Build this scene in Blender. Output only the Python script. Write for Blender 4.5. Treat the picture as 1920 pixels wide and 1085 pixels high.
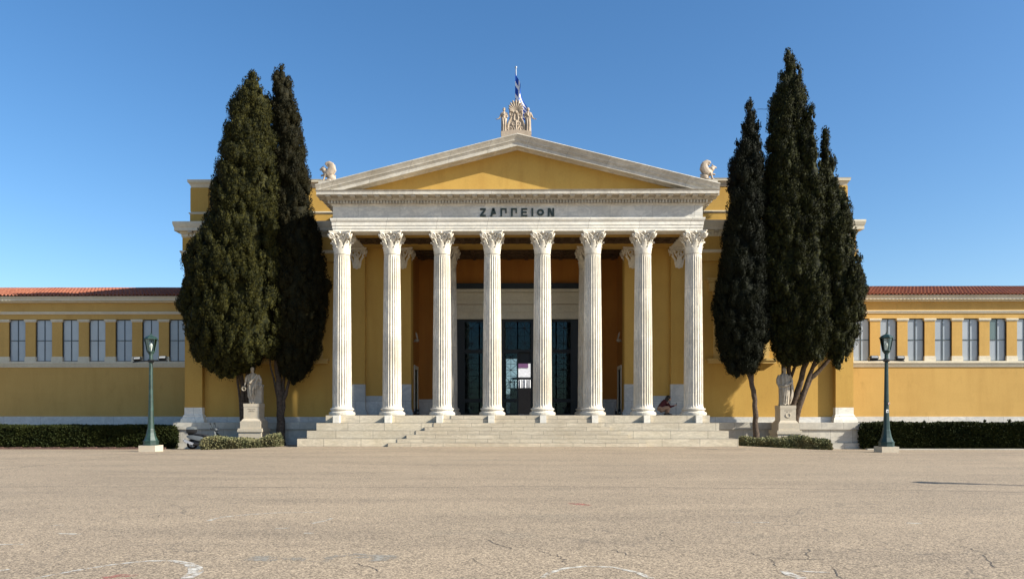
import bpy, bmesh, math, random
import numpy as np
from mathutils import Vector, Matrix, noise as mnoise
random.seed(7); rng = np.random.default_rng(7)
for o in list(bpy.data.objects): bpy.data.objects.remove(o)
scene = bpy.context.scene
COL = scene.collection
R = math.radians; PI = math.pi

# ------------------------------------------------------------------ camera
EYE = 1.58; FPX = 1387.0; HOR = 773.0; YAW = R(0.6)
cd = bpy.data.cameras.new('camera'); cam = bpy.data.objects.new('camera', cd); COL.objects.link(cam)
cam.location = (0, 0, EYE); cam.rotation_euler = (R(90), 0, YAW)
cd.sensor_width = 36; cd.lens = 36 * FPX / 1920; cd.shift_y = (HOR - 542.5) / 1920
cd.clip_end = 2000; cd.clip_start = 0.1
scene.camera = cam
# ------------------------------------------------------------------ world, sun, exposure
SUN = Vector((2.75, -1.0, 1.76)).normalized()
elev = math.asin(SUN.z); azim = math.atan2(SUN.x, SUN.y)
w = bpy.data.worlds.new('World'); scene.world = w; w.use_nodes = True
wn = w.node_tree.nodes; wl = w.node_tree.links
bg = wn['Background']; sky = wn.new('ShaderNodeTexSky'); sky.sky_type = 'NISHITA'; sky.sun_disc = False
sky.sun_elevation = elev; sky.sun_rotation = azim
sky.altitude = 100; sky.air_density = 1.0; sky.dust_density = 1.0; sky.ozone_density = 3.0
sat = wn.new('ShaderNodeHueSaturation'); sat.inputs['Saturation'].default_value = 1.22; wl.new(sky.outputs[0], sat.inputs['Color'])
wl.new(sat.outputs[0], bg.inputs[0]); bg.inputs[1].default_value = 0.100
sl = bpy.data.lights.new('sun', 'SUN'); sun = bpy.data.objects.new('sun', sl); COL.objects.link(sun)
sl.energy = 5.0; sl.angle = R(0.53); sl.color = (1.0, 0.96, 0.85)
sun.rotation_euler = (-SUN).to_track_quat('-Z', 'Y').to_euler(); sun.location = (60, -20, 60)
scene.view_settings.view_transform = 'Standard'; scene.view_settings.look = 'None'
scene.view_settings.exposure = 0.88; scene.view_settings.gamma = 1.0
scene.render.engine = 'CYCLES'
scene.cycles.max_bounces = 6; scene.cycles.diffuse_bounces = 3; scene.cycles.transparent_max_bounces = 12

# ------------------------------------------------------------------ helpers
def P(px, py, Y):
    """world point at depth plane y=Y seen at photo pixel (px,py)"""
    u = (px - 960) / FPX; v = (HOR - py) / FPX
    dx = u * math.cos(YAW) - math.sin(YAW); dy = u * math.sin(YAW) + math.cos(YAW)
    k = Y / dy
    return Vector((dx * k, Y, EYE + v * k))
def sstep(a, b, t):
    t = min(1, max(0, (t - a) / (b - a))); return t * t * (3 - 2 * t)
def gz(x, y):
    return -0.34 * sstep(9, 16.5, abs(x)) * sstep(29, 39, y)
def G(px, py):
    """point on the plaza seen at photo pixel"""
    Y = EYE * FPX / (py - HOR)
    for _ in range(8):
        p = P(px, py, Y); z = gz(p.x, p.y)
        Y = (EYE - z) * FPX / (py - HOR) * (Y / max(1e-6, (EYE - p.z) * FPX / (py - HOR)))
    p = P(px, py, Y); return Vector((p.x, p.y, gz(p.x, p.y)))

class MB:
    def __init__(s): s.v = []; s.f = []; s.m = []
    def add(s, vs, fs, mi=0):
        b = len(s.v); s.v += [tuple(q) for q in vs]
        for f in fs: s.f.append(tuple(b + i for i in f)); s.m.append(mi)
        return s
    def box(s, x0, x1, y0, y1, z0, z1, mi=0):
        v = [(x0,y0,z0),(x1,y0,z0),(x1,y1,z0),(x0,y1,z0),(x0,y0,z1),(x1,y0,z1),(x1,y1,z1),(x0,y1,z1)]
        return s.add(v, [(0,3,2,1),(4,5,6,7),(0,1,5,4),(1,2,6,5),(2,3,7,6),(3,0,4,7)], mi)
    def obox(s, c, ax, ay, az, mi=0):
        c = Vector(c); ax = Vector(ax); ay = Vector(ay); az = Vector(az); v = []
        for k in (-1, 1):
            for (i, j) in ((-1,-1),(1,-1),(1,1),(-1,1)): v.append(c + ax*i + ay*j + az*k)
        return s.add(v, [(0,3,2,1),(4,5,6,7),(0,1,5,4),(1,2,6,5),(2,3,7,6),(3,0,4,7)], mi)
    def bar(s, a, b, w, d, up=(0,1,0), mi=0):
        a = Vector(a); b = Vector(b); t = (b - a); L = t.length; t.normalize()
        n = t.cross(Vector(up)).normalized(); u = n.cross(t)
        return s.obox((a+b)/2, t*L/2, n*w/2, u*d/2, mi)
    def tube(s, pts, rad, n=8, cap=True, mi=0, sx=1.0, sy=1.0):
        pts = [Vector(p) for p in pts]; k = len(pts)
        if not hasattr(rad, '__len__'): rad = [rad]*k
        vs = []; fs = []; ref = None
        for i, p in enumerate(pts):
            t = (pts[min(i+1,k-1)] - pts[max(i-1,0)])
            if t.length < 1e-9: t = Vector((0,0,1))
            t.normalize()
            if ref is None:
                ref = t.orthogonal().normalized()
                if abs(t.z) > .5: ref = (Vector((1,0,0)) - t*t.x).normalized()
            else:
                ref = (ref - t*ref.dot(t))
                if ref.length < 1e-6: ref = t.orthogonal()
                ref.normalize()
            b = t.cross(ref)
            for j in range(n):
                a = 2*PI*j/n; vs.append(p + ref*(math.cos(a)*rad[i]*sx) + b*(math.sin(a)*rad[i]*sy))
        for i in range(k-1):
            for j in range(n):
                j2 = (j+1) % n; fs.append((i*n+j, i*n+j2, (i+1)*n+j2, (i+1)*n+j))
        if cap: fs.append(tuple(range(n-1,-1,-1))); fs.append(tuple(range((k-1)*n, k*n)))
        return s.add(vs, fs, mi)
    def rings(s, rr, cap=True, mi=0):
        n = len(rr[0]); vs = [p for r in rr for p in r]; fs = []
        for i in range(len(rr)-1):
            for j in range(n):
                j2 = (j+1) % n; fs.append((i*n+j, i*n+j2, (i+1)*n+j2, (i+1)*n+j))
        if cap: fs.append(tuple(range(n-1,-1,-1))); fs.append(tuple(range((len(rr)-1)*n, len(rr)*n)))
        return s.add(vs, fs, mi)
    def lathe(s, prof, n=24, c=(0,0,0), a0=0.0, mi=0, sx=1, sy=1):
        return s.rings([[(c[0]+r*sx*math.cos(a0+2*PI*j/n), c[1]+r*sy*math.sin(a0+2*PI*j/n), c[2]+z) for j in range(n)] for r, z in prof], True, mi)
    def ell(s, c, r, n=14, m=9, rot=None, mi=0):
        rr = []
        for i in range(m+1):
            ph = -PI/2 + PI*i/m; q = max(.02, math.cos(ph)); ring = []
            for j in range(n):
                a = 2*PI*j/n; v = Vector((r[0]*q*math.cos(a), r[1]*q*math.sin(a), r[2]*math.sin(ph)))
                if rot is not None: v = rot @ v
                ring.append(Vector(c) + v)
            rr.append(ring)
        return s.rings(rr, True, mi)
    def prism(s, poly, d, axis='y', at=0.0, mi=0):
        """2-D polygon (x,z) extruded from y=at to y=at+d"""
        n = len(poly)
        v = [(x, at, z) for x, z in poly] + [(x, at+d, z) for x, z in poly]
        f = [tuple(range(n)), tuple(range(2*n-1, n-1, -1))] + [((j+1)%n, j, n+j, n+(j+1)%n) for j in range(n)]
        return s.add(v, f, mi)
    def sweep(s, path, prof, closed=False, mi=0):
        """closed profile [(out,z)] swept along horizontal path [(x,y)]; outward = right of travel"""
        k = len(path); rr = []
        for i in range(k):
            p = Vector(path[i])
            def nrm(a, b):
                t = (Vector(b) - Vector(a)).normalized(); return Vector((t.y, -t.x))
            if closed or 0 < i < k-1:
                n1 = nrm(path[i-1], path[i]); n2 = nrm(path[i], path[(i+1) % k])
            elif i == 0: n1 = n2 = nrm(path[0], path[1])
            else: n1 = n2 = nrm(path[-2], path[-1])
            m = (n1 + n2); m = m / max(1e-6, (1 + n1.dot(n2)))
            rr.append([(p.x + m.x*o, p.y + m.y*o, z) for o, z in prof])
        if closed: rr.append(rr[0])
        return s.rings(rr, not closed, mi)
    def build(s, name, mat, parent=None, smooth=False, loc=None, fix=True, remesh=None, auto=None):
        me = bpy.data.meshes.new(name); me.from_pydata(s.v, [], s.f)
        for m in (mat if isinstance(mat, (list, tuple)) else [mat]): me.materials.append(m)
        if any(s.m): me.polygons.foreach_set('material_index', s.m)
        if fix:
            bm = bmesh.new(); bm.from_mesh(me); bmesh.ops.recalc_face_normals(bm, faces=bm.faces); bm.to_mesh(me); bm.free()
        if smooth or auto: me.shade_smooth()
        if auto: me.set_sharp_from_angle(angle=R(auto))
        o = bpy.data.objects.new(name, me); COL.objects.link(o)
        if parent is not None: o.parent = parent
        if loc is not None: o.location = loc
        if remesh:
            md = o.modifiers.new('fuse', 'REMESH'); md.mode = 'VOXEL'; md.voxel_size = remesh; md.use_smooth_shade = True
        return o
def tag(o, label=None, cat=None, group=None, kind=None):
    if label: o['label'] = label
    if cat: o['category'] = cat
    if group: o['group'] = group
    if kind: o['kind'] = kind
    return o
def empty(name, loc, rz=0.0):
    o = bpy.data.objects.new(name, None); COL.objects.link(o); o.location = loc; o.rotation_euler = (0, 0, rz)
    o.empty_display_size = .3; return o
def copy_tree(o, parent=None, loc=None, skip=()):
    c = o.copy(); COL.objects.link(c)
    if parent is not None: c.parent = parent
    if loc is not None: c.location = loc
    for ch in list(o.children):
        if ch.name.split('.')[0] in skip: continue
        copy_tree(ch, c)
    return c

# ------------------------------------------------------------------ materials
def new_mat(name):
    m = bpy.data.materials.new(name); m.use_nodes = True; nt = m.node_tree
    return m, nt, nt.nodes, nt.links, nt.nodes['Principled BSDF']
class NB:
    """small node-graph helper"""
    def __init__(s, name):
        s.m, s.nt, s.n, s.l, s.b = new_mat(name)
        s.tc = s.n.new('ShaderNodeTexCoord'); s.obj = s.tc.outputs['Object']
    def put(s, sock, v):
        if hasattr(v, 'is_output') or isinstance(v, bpy.types.NodeSocket): s.l.new(v, sock)
        elif v is not None:
            if isinstance(v, (tuple, list)) and len(v) == 3 and sock.type == 'RGBA': v = (*v, 1)
            sock.default_value = v
    def math(s, op, a, b=None, c=None):
        n = s.n.new('ShaderNodeMath'); n.operation = op; s.put(n.inputs[0], a)
        if b is not None: s.put(n.inputs[1], b)
        if c is not None: s.put(n.inputs[2], c)
        return n.outputs[0]
    def vmap(s, vec=None, scale=(1,1,1), rot=(0,0,0), loc=(0,0,0)):
        n = s.n.new('ShaderNodeMapping'); s.l.new(vec or s.obj, n.inputs[0])
        n.inputs['Scale'].default_value = scale; n.inputs['Rotation'].default_value = rot; n.inputs['Location'].default_value = loc
        return n.outputs[0]
    def noise(s, scale, detail=4, rough=.55, vec=None, dist=0.0):
        n = s.n.new('ShaderNodeTexNoise'); s.l.new(vec or s.obj, n.inputs['Vector'])
        n.inputs['Scale'].default_value = scale; n.inputs['Detail'].default_value = detail
        n.inputs['Roughness'].default_value = rough; n.inputs['Distortion'].default_value = dist
        return n.outputs['Fac']
    def voro(s, scale, feat='F1', vec=None, out='Distance', rnd=1.0):
        n = s.n.new('ShaderNodeTexVoronoi'); n.feature = feat; s.l.new(vec or s.obj, n.inputs['Vector'])
        n.inputs['Scale'].default_value = scale; n.inputs['Randomness'].default_value = rnd
        return n.outputs[out]
    def ramp(s, fac, stops):
        n = s.n.new('ShaderNodeValToRGB'); s.put(n.inputs[0], fac); e = n.color_ramp.elements
        while len(e) < len(stops): e.new(.5)
        for q, (p, c) in zip(e, stops):
            q.position = p; q.color = (*c, 1) if isinstance(c, (tuple, list)) else (c, c, c, 1)
        return n.outputs[0]
    def mix(s, f, a, b, mode='MIX'):
        n = s.n.new('ShaderNodeMix'); n.data_type = 'RGBA'; n.blend_type = mode
        s.put(n.inputs[0], f); s.put(n.inputs[6], a); s.put(n.inputs[7], b); return n.outputs[2]
    def bump(s, h, strength=.3, dist=.02):
        n = s.n.new('ShaderNodeBump'); s.put(n.inputs['Height'], h); n.inputs['Strength'].default_value = strength
        n.inputs['Distance'].default_value = dist; s.l.new(n.outputs[0], s.b.inputs['Normal'])
    def facade_vec(s):
        """(x+y, z) so that courses wrap round corners"""
        q = s.n.new('ShaderNodeSeparateXYZ'); s.l.new(s.obj, q.inputs[0]); c = s.n.new('ShaderNodeCombineXYZ')
        s.l.new(s.math('ADD', q.outputs[0], q.outputs[1]), c.inputs[0]); s.l.new(q.outputs[2], c.inputs[1]); return c.outputs[0]
    def brick(s, vec, bw, bh, c1, c2, mortar, ms=.006, off=.5, loc=(0,0,0)):
        n = s.n.new('ShaderNodeTexBrick'); s.l.new(s.vmap(vec, loc=loc), n.inputs['Vector'])
        n.inputs['Scale'].default_value = 1; n.inputs['Brick Width'].default_value = bw; n.inputs['Row Height'].default_value = bh
        n.inputs['Mortar Size'].default_value = ms; n.inputs['Mortar Smooth'].default_value = .3; n.offset = off
        s.put(n.inputs['Color1'], c1); s.put(n.inputs['Color2'], c2); s.put(n.inputs['Mortar'], mortar)
        return n.outputs['Color'], n.outputs['Fac']
    def rnd(s):
        n = s.n.new('ShaderNodeObjectInfo'); return n.outputs['Random']
    def shifted(s):
        n = s.n.new('ShaderNodeVectorMath'); n.operation = 'ADD'; s.l.new(s.obj, n.inputs[0])
        c = s.n.new('ShaderNodeCombineXYZ'); r = s.math('MULTIPLY', s.rnd(), 60.0)
        for i in range(3): s.l.new(r, c.inputs[i])
        s.l.new(c.outputs[0], n.inputs[1]); return n.outputs[0]
    def out(s, col, rough=.6, spec=.3, metal=0.0):
        s.put(s.b.inputs['Base Color'], col); s.put(s.b.inputs['Roughness'], rough)
        s.b.inputs['Specular IOR Level'].default_value = spec; s.b.inputs['Metallic'].default_value = metal; return s.m

def marble(name, base, vein, dirt, bw=None, bh=None, veinscale=.9, stretch=(1,1,2.4), mortar=(.16,.145,.12), shift=False, off=.5, loc=(0,0,0), vamt=.55, damt=.5, ms=.006):
    k = NB(name); vec = k.shifted() if shift else k.obj
    v = k.noise(veinscale, 6, .62, k.vmap(vec, scale=stretch, rot=(.2,.5,.3)), 1.6)
    f = k.ramp(v, [(.36,0),(.5,vamt),(.58,.08),(.75,0)])
    col = k.mix(f, base, vein)
    d = k.noise(.55, 5, .65, vec); df = k.ramp(d, [(.42,0),(.72,damt)])
    col = k.mix(df, col, dirt)
    fine = k.noise(9, 4, .6, vec); col = k.mix(.35, col, k.ramp(fine, [(.3,(.72,.72,.72)),(.7,(1.12,1.12,1.12))]), 'MULTIPLY')
    if bw:
        c, fac = k.brick(k.facade_vec(), bw, bh, (.86,.85,.84), (1.0,.99,.97), (1,1,1), ms, off, loc)
        col = k.mix(1.0, col, c, 'MULTIPLY'); col = k.mix(fac, col, mortar)
    k.bump(fine, .12, .02)
    return k.out(col, .55, .3)

MARBLE = (.74,.70,.62); VEIN = (.40,.41,.41); DIRT = (.50,.43,.31)
M_col = marble('column_marble', (.80,.73,.61), (.44,.41,.36), (.46,.40,.30), 40, 2.55, 1.4, (2.2,2.2,.35), mortar=(.40,.36,.3), shift=True, ms=.010, vamt=.7, damt=.65)
M_cap = marble('carved_marble', (.80,.73,.61), (.46,.42,.36), (.46,.40,.29), veinscale=1.6, damt=.45)
M_ent = marble('frieze_marble', (.74,.71,.64), (.42,.42,.41), (.54,.49,.40), 2.05, .62, .8, (1,1,1.5), vamt=.55, off=.0, loc=(.4,.0,0))
M_arch = marble('architrave_marble', (.86,.81,.71), (.58,.57,.53), (.66,.60,.48), 2.47, 20, 1.0, (1,1,2), off=0)
M_corn = marble('cornice_marble', (.66,.61,.52), (.40,.37,.32), (.36,.31,.23), 1.9, 20, 1.0, (1,1,2), off=0, damt=.65)
M_step = marble('step_marble', (0.684,0.598,0.456), (.46,.40,.31), (.47,.39,.26), 1.75, .3625, 1.2, (.8,.8,4.0), vamt=.7, damt=.6, ms=.009)
M_stair = marble('stair_marble', (0.665,0.570,0.427), (.44,.38,.29), (.45,.36,.24), 1.5, .18125, 1.2, (.6,.6,5.0), vamt=.75, damt=.6, ms=.008)
M_dado = marble('dado_marble', (.58,.58,.56), (.36,.38,.40), (.46,.43,.37), 1.35, 1.1, .8, (1,1,1.5), vamt=.6, ms=.006)
M_pod = marble('podium_stone', (.56,.52,.44), (.38,.36,.32), (.36,.31,.24), 1.15, .72, .9, (1,1,1.4), vamt=.5, damt=.7, loc=(0,.02,0), ms=.008)
M_band = marble('plinth_band_marble', (.66,.64,.60), (.42,.43,.43), (.48,.44,.37), 2.2, 3, .8, (1,1,2), off=0)
M_trim = marble('trim_plaster', (.64,.57,.43), (.58,.52,.40), (.46,.40,.28), veinscale=.7, damt=.45)
M_stat = marble('statue_marble', (.42,.36,.28), (.30,.25,.19), (.26,.21,.15), veinscale=2.0, shift=True, damt=.6)
M_ped = marble('pedestal_stone', (.54,.45,.33), (.44,.40,.33), (.42,.36,.27), veinscale=1.5, shift=True, damt=.6)
M_rstat = marble('roof_statue_stone', (.46,.37,.28), (.30,.24,.18), (.26,.20,.14), veinscale=3, shift=True, damt=.7)

def stucco(name, base, dark, lines=False):
    k = NB(name)
    n1 = k.noise(.35, 5, .6); n2 = k.noise(14, 4, .6)
    streak = k.noise(1.0, 4, .6, k.vmap(scale=(1.6,1.6,.18)))
    col = k.mix(k.ramp(n1, [(.4,0),(.72,.55)]), base, dark)
    col = k.mix(k.ramp(streak, [(.48,0),(.72,.6)]), col, dark)
    grime = k.noise(2.2, 6, .7, k.vmap(scale=(1.0,1.0,.5)))
    col = k.mix(k.ramp(grime, [(.56,0),(.80,.35)]), col, tuple(c*.62 for c in dark))
    col = k.mix(.30, col, k.ramp(n2, [(.3,(.8,.8,.8)),(.7,(1.1,1.1,1.1))]), 'MULTIPLY')
    if lines:
        c, fac = k.brick(k.facade_vec(), 1.3, .55, (.965,.965,.96), (1,1,1), (1,1,1), .006, .5)
        col = k.mix(1.0, col, c, 'MULTIPLY'); col = k.mix(k.math('MULTIPLY', fac, .16), col, dark)
    k.bump(n2, .10, .01)
    return k.out(col, .85, .15)
M_yel = stucco('ochre_stucco', (.505,.312,.080), (.42,.237,.058))
M_yelw = stucco('wing_stucco', (.525,.325,.101), (.44,.264,.078), True)
M_yeld = stucco('vestibule_stucco_shaded', (.40,.165,.035), (.30,.115,.025))  # red-brown variant of the ochre stucco, with deeper shade put into its colour
M_ytrim = stucco('yellow_trim', (0.558,0.387,0.144), (0.468,0.306,0.108))

def plain(name, col, rough=.5, spec=.4, metal=0.0, var=.15, scale=6.0, bump=0.0):
    k = NB(name); n = k.noise(scale, 4, .6)
    c = k.mix(1.0, col, k.ramp(n, [(.3,(1-var,)*3),(.7,(1+var,)*3)]), 'MULTIPLY')
    if bump: k.bump(n, bump, .02)
    return k.out(c, rough, spec, metal)
M_wood = plain('coffer_wood', (.085,.052,.028), .7, .2, var=.3)
M_dark = plain('dark_bronze', (.010,.012,.013), .45, .4, var=.2)
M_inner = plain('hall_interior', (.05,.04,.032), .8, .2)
M_letter = plain('bronze_letter', (.035,.05,.042), .5, .4, var=.3, scale=20)
M_fr = plain('window_frame_paint', (.045,.065,.075), .5, .4)
def pane_mat(name, col):
    k = NB(name); n = k.noise(1.3, 3, .5, k.shifted())
    c = k.mix(k.ramp(n, [(.35,0),(.7,.5)]), col, tuple(x*.8 for x in col))
    c = k.mix(1.0, c, k.ramp(k.rnd(), [(0,(.72,.76,.82)),(.5,(.95,.97,1)),(1,(1.22,1.2,1.15))]), 'MULTIPLY')
    k.out(c, .22, .5); k.b.inputs['Coat Weight'].default_value = .6; k.b.inputs['Coat Roughness'].default_value = .03; return k.m
M_pane = pane_mat('blind_backed_glass', (.36,.38,.40)); M_pane2 = pane_mat('bare_window_glass', (.09,.13,.13))
def glass_mat(nm='door_glass', tint=(.55,.68,.72,1)):
    m, nt, n, l, b = new_mat(nm); n.remove(b)
    t = n.new('ShaderNodeBsdfTransparent'); t.inputs[0].default_value = tint
    g = n.new('ShaderNodeBsdfGlossy'); g.inputs['Color'].default_value = (.17,.26,.30,1); g.inputs['Roughness'].default_value = .04
    f = n.new('ShaderNodeFresnel'); f.inputs[0].default_value = 1.55
    a = n.new('ShaderNodeMath'); a.operation = 'MULTIPLY_ADD'; a.inputs[1].default_value = 1.0; a.inputs[2].default_value = .02
    l.new(f.outputs[0], a.inputs[0]); x = n.new('ShaderNodeMixShader'); l.new(a.outputs[0], x.inputs[0])
    l.new(t.outputs[0], x.inputs[1]); l.new(g.outputs[0], x.inputs[2]); l.new(x.outputs[0], n['Material Output'].inputs[0]); return m
M_glass = glass_mat(); M_clear = glass_mat('lantern_clear_glass', (.90,.93,.90,1))
def tile_mat():
    k = NB('clay_tile'); n = k.noise(1.1, 4, .6); c2 = k.voro(5.0, out='Color')
    sx = k.n.new('ShaderNodeSeparateColor'); k.l.new(c2, sx.inputs[0])
    c = k.mix(sx.outputs[0], (0.225,0.068,0.038), (0.324,0.122,0.068)); c = k.mix(k.ramp(n, [(.45,0),(.75,.6)]), c, (.20,.085,.06))
    k.bump(k.noise(25), .2, .01); return k.out(c, .8, .2)
M_tile = tile_mat()
def ground_mat():
    k = NB('worn_aggregate_paving')
    big = k.noise(.16, 5, .6); mid = k.noise(.7, 6, .68, k.vmap(scale=(.22,1.0,1)))
    grain = k.noise(75, 3, .8); cells = k.voro(62, out='Color'); sc = k.n.new('ShaderNodeSeparateColor'); k.l.new(cells, sc.inputs[0])
    coarse = k.voro(17, out='Color'); s2 = k.n.new('ShaderNodeSeparateColor'); k.l.new(coarse, s2.inputs[0]); grit = k.noise(9, 5, .85)
    col = k.mix(k.ramp(big, [(.35,0),(.68,1)]), (.345,.270,.190), (.302,.239,.170))
    col = k.mix(k.ramp(mid, [(.42,0),(.66,.75)]), col, (.238,.189,.137))
    st = k.noise(.38, 6, .7, k.vmap(scale=(.5,1.4,1), loc=(7,3,0))); col = k.mix(k.ramp(st, [(.58,0),(.70,.5)]), col, (.22,.19,.145))
    g = k.mix(.62, k.ramp(grain, [(.34,(.40,.39,.38)),(.50,(.98,.97,.95)),(.66,(1.6,1.56,1.48))]), k.ramp(sc.outputs[0], [(0,(.12,.115,.11)),(.30,(.55,.54,.53)),(.6,(1.05,1.04,1.02)),(1,(2.0,1.95,1.85))]))
    col = k.mix(1.0, col, g, 'MULTIPLY')
    col = k.mix(k.ramp(grit, [(.60,0),(.70,.35)]), col, (.14,.118,.092))
    wv = k.n.new('ShaderNodeVectorMath'); wv.operation = 'ADD'; k.l.new(k.obj, wv.inputs[0])
    nn = k.n.new('ShaderNodeTexNoise'); nn.inputs['Scale'].default_value = 1.3; nn.inputs['Detail'].default_value = 6; k.l.new(k.obj, nn.inputs[0])
    k.l.new(nn.outputs['Color'], wv.inputs[1])
    cr = k.voro(.42, 'DISTANCE_TO_EDGE', wv.outputs[0]); mask = k.ramp(k.noise(.3, 3, .5), [(.46,0),(.60,.7)])
    col = k.mix(k.math('MULTIPLY', k.ramp(cr, [(.002,1),(.006,0)]), mask), col, (.10,.085,.07))
    hgt = k.math('ADD', grain, k.math('MULTIPLY', grit, .6)); k.bump(hgt, .25, .008)
    return k.out(col, .85, .25)
M_ground = ground_mat()
def worn(name, col, lo=.45, hi=.6, sc=9.0):
    m, nt, n, l, b = new_mat(name); b.inputs['Base Color'].default_value = (*col, 1); b.inputs['Roughness'].default_value = .8
    tc = n.new('ShaderNodeTexCoord'); t = n.new('ShaderNodeTexNoise'); t.inputs['Scale'].default_value = sc; t.inputs['Detail'].default_value = 6; t.inputs['Roughness'].default_value = .75
    l.new(tc.outputs['Object'], t.inputs[0]); r = n.new('ShaderNodeValToRGB'); r.color_ramp.elements[0].position = lo; r.color_ramp.elements[1].position = hi
    l.new(t.outputs[0], r.inputs[0]); tr = n.new('ShaderNodeBsdfTransparent'); x = n.new('ShaderNodeMixShader')
    l.new(r.outputs[0], x.inputs[0]); l.new(tr.outputs[0], x.inputs[1]); l.new(b.outputs[0], x.inputs[2]); l.new(x.outputs[0], n['Material Output'].inputs[0]); return m
M_paint = worn('worn_white_paint', (.60,.56,.49), .40, .62); M_paintf = worn('faded_white_paint', (.58,.54,.46), .40, .60)
M_red = worn('worn_red_paint', (.38,.13,.10), .42, .62); M_crack = worn('crack_gap', (.10,.082,.064), .34, .54, 4.0)
M_seam = worn('seam_gap', (.12,.10,.078), .33, .55, 4.0)
M_patch = worn('asphalt_repair', (.29,.262,.215), .48, .62, 3.0)
def leaf_mat(name, c1, c2, c3, sc=1.2, trans=.0):
    k = NB(name); n = k.noise(sc, 4, .6); n2 = k.noise(7.0, 3, .6)
    c = k.mix(k.ramp(n, [(.35,0),(.65,1)]), c1, c2); c = k.mix(k.ramp(n2, [(.45,0),(.75,.8)]), c, c3)
    return k.out(c, .75, .15)
M_cyp = leaf_mat('cypress_foliage', (0.0043,0.0065,0.0014), (0.0151,0.0151,0.0022), (.080,.070,.010))
M_cypb = leaf_mat('cypress_foliage_brownish', (0.0043,0.0050,0.0014), (0.0130,0.0115,0.0022), (0.0288,0.0216,0.0050))
M_cypd = leaf_mat('cypress_foliage_deep', (0.0018,0.0030,0.0012), (0.0054,0.0072,0.0018), (0.0114,0.0120,0.0024))
M_cypm = leaf_mat('cypress_foliage_dark', (0.0030,0.0045,0.0011), (0.0105,0.0120,0.0023), (.060,.060,.010))
M_hedge = leaf_mat('hedge_foliage', (0.0090,0.0150,0.0030), (0.0225,0.0292,0.0053), (0.0450,0.0465,0.0097), 1.0)
M_shrub = leaf_mat('grey_shrub_foliage', (.11,.12,.055), (.19,.17,.085), (.25,.23,.12), 1.6)
M_bark = plain('cypress_bark', (.085,.062,.046), .9, .1, var=.45, scale=9, bump=.6)
# ================================================================== GROUND
def nonuni(a, b, near, step, far):
    xs = list(np.arange(a, b + 1e-6, step)); return sorted(set([-far, -far*.5, *xs, far*.5, far]))
gx = [-300,-120,-60,-45] + list(np.arange(-34, 34.01, 1.0)) + [45,60,120,300]
gy = [-120,-40,-10] + list(np.arange(0, 46.01, 1.0)) + [60,90,160,400]
g = MB(); nx = len(gx)
g.v = [(x, y, gz(x, y)) for y in gy for x in gx]
g.f = [(j*nx+i, j*nx+i+1, (j+1)*nx+i+1, (j+1)*nx+i) for j in range(len(gy)-1) for i in range(nx-1)]; g.m = [0]*len(g.f)
tag(g.build('plaza', M_ground, fix=False, smooth=True), kind='structure')
def ribbon(mb, pts, wds, lift):
    """flat strip on the paving through photo pixels (put at their place on the ground)"""
    q = [G(*p) for p in pts]
    if not hasattr(wds, '__len__'): wds = [wds]*len(q)
    # densify
    qq = []; ww = []
    for i in range(len(q)-1):
        n = max(1, int((q[i+1]-q[i]).length/.35))
        for t in range(n): qq.append(q[i].lerp(q[i+1], t/n)); ww.append(wds[i]+(wds[i+1]-wds[i])*t/n)
    qq.append(q[-1]); ww.append(wds[-1]); vs = []
    for i, p in enumerate(qq):
        t = (qq[min(i+1,len(qq)-1)] - qq[max(i-1,0)]).normalized(); n = Vector((-t.y, t.x, 0))
        for s in (-1, 1):
            v = p + n*ww[i]*s/2; vs.append((v.x, v.y, gz(v.x, v.y) + lift))
    mb.add(vs, [(2*i, 2*i+2, 2*i+3, 2*i+1) for i in range(len(qq)-1)])
def jag(pts, amp=2.0, sub=4, seed=0):
    r = random.Random(seed); out = []
    for (a, b) in zip(pts[:-1], pts[1:]):
        for t in range(sub):
            f = t/sub; out.append((a[0]+(b[0]-a[0])*f + r.uniform(-amp,amp)*2, a[1]+(b[1]-a[1])*f + r.uniform(-amp,amp)*.35))
    return out + [pts[-1]]
m = MB()
ribbon(m, [(66,1084),(100,1077),(160,1066),(220,1057),(280,1051),(325,1051),(352,1056),(366,1064),(368,1072),(350,1084)], [.03,.05,.06,.06,.06,.07,.10,.14,.15,.12], .004)
ribbon(m, [(1470,1070),(1482,1077),(1505,1084)], [.09,.11,.11], .004); ribbon(m, [(1472,1070),(1510,1071),(1556,1073)], [.05,.06,.03], .0042)
tag(m.build('painted_line', M_paint), kind='structure')
m = MB()
ribbon(m, [(390,976),(415,969),(470,964),(520,961),(600,960)], [.07,.07,.06,.05,.03], .004)
for a in ([(516,991),(545,989)], [(585,981),(605,977),(624,971)], [(108,1000),(152,1001)], [(570,999),(590,999)], [(-20,1021),(44,1020)], [(-10,1071),(18,1067)],
          [(1360,978),(1392,979)], [(1412,979),(1442,979)], [(1700,980),(1730,981)], [(90,985),(120,984)]):
    ribbon(m, a, .06, .004)
ribbon(m, [(1018,1082),(1032,1073),(1060,1065),(1100,1061),(1150,1063),(1195,1073),(1222,1084)], [.05,.07,.06,.06,.05,.06,.08], .004)
tag(m.build('faded_painted_line', M_paintf), kind='structure')
m = MB(); ribbon(m, [(192,1083),(225,1079),(258,1078)], [.10,.14,.08], .004); ribbon(m, [(1068,943),(1088,945),(1107,947)], [.14,.20,.10], .004)
tag(m.build('red_paint_mark', M_red), kind='structure')
m = MB()
ribbon(m, jag([(-60,912),(300,912),(620,914),(1000,911),(1300,914),(1600,917),(1990,923)], 1.2, 10, 1), .045, .003)
ribbon(m, jag([(-40,895),(640,895)], 1, 8, 2), .02, .003); ribbon(m, jag([(-30,884),(150,863),(330,846)], 1, 8, 3), .05, .003)
tag(m.build('paving_seam', M_seam), kind='structure')
m = MB()
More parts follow.
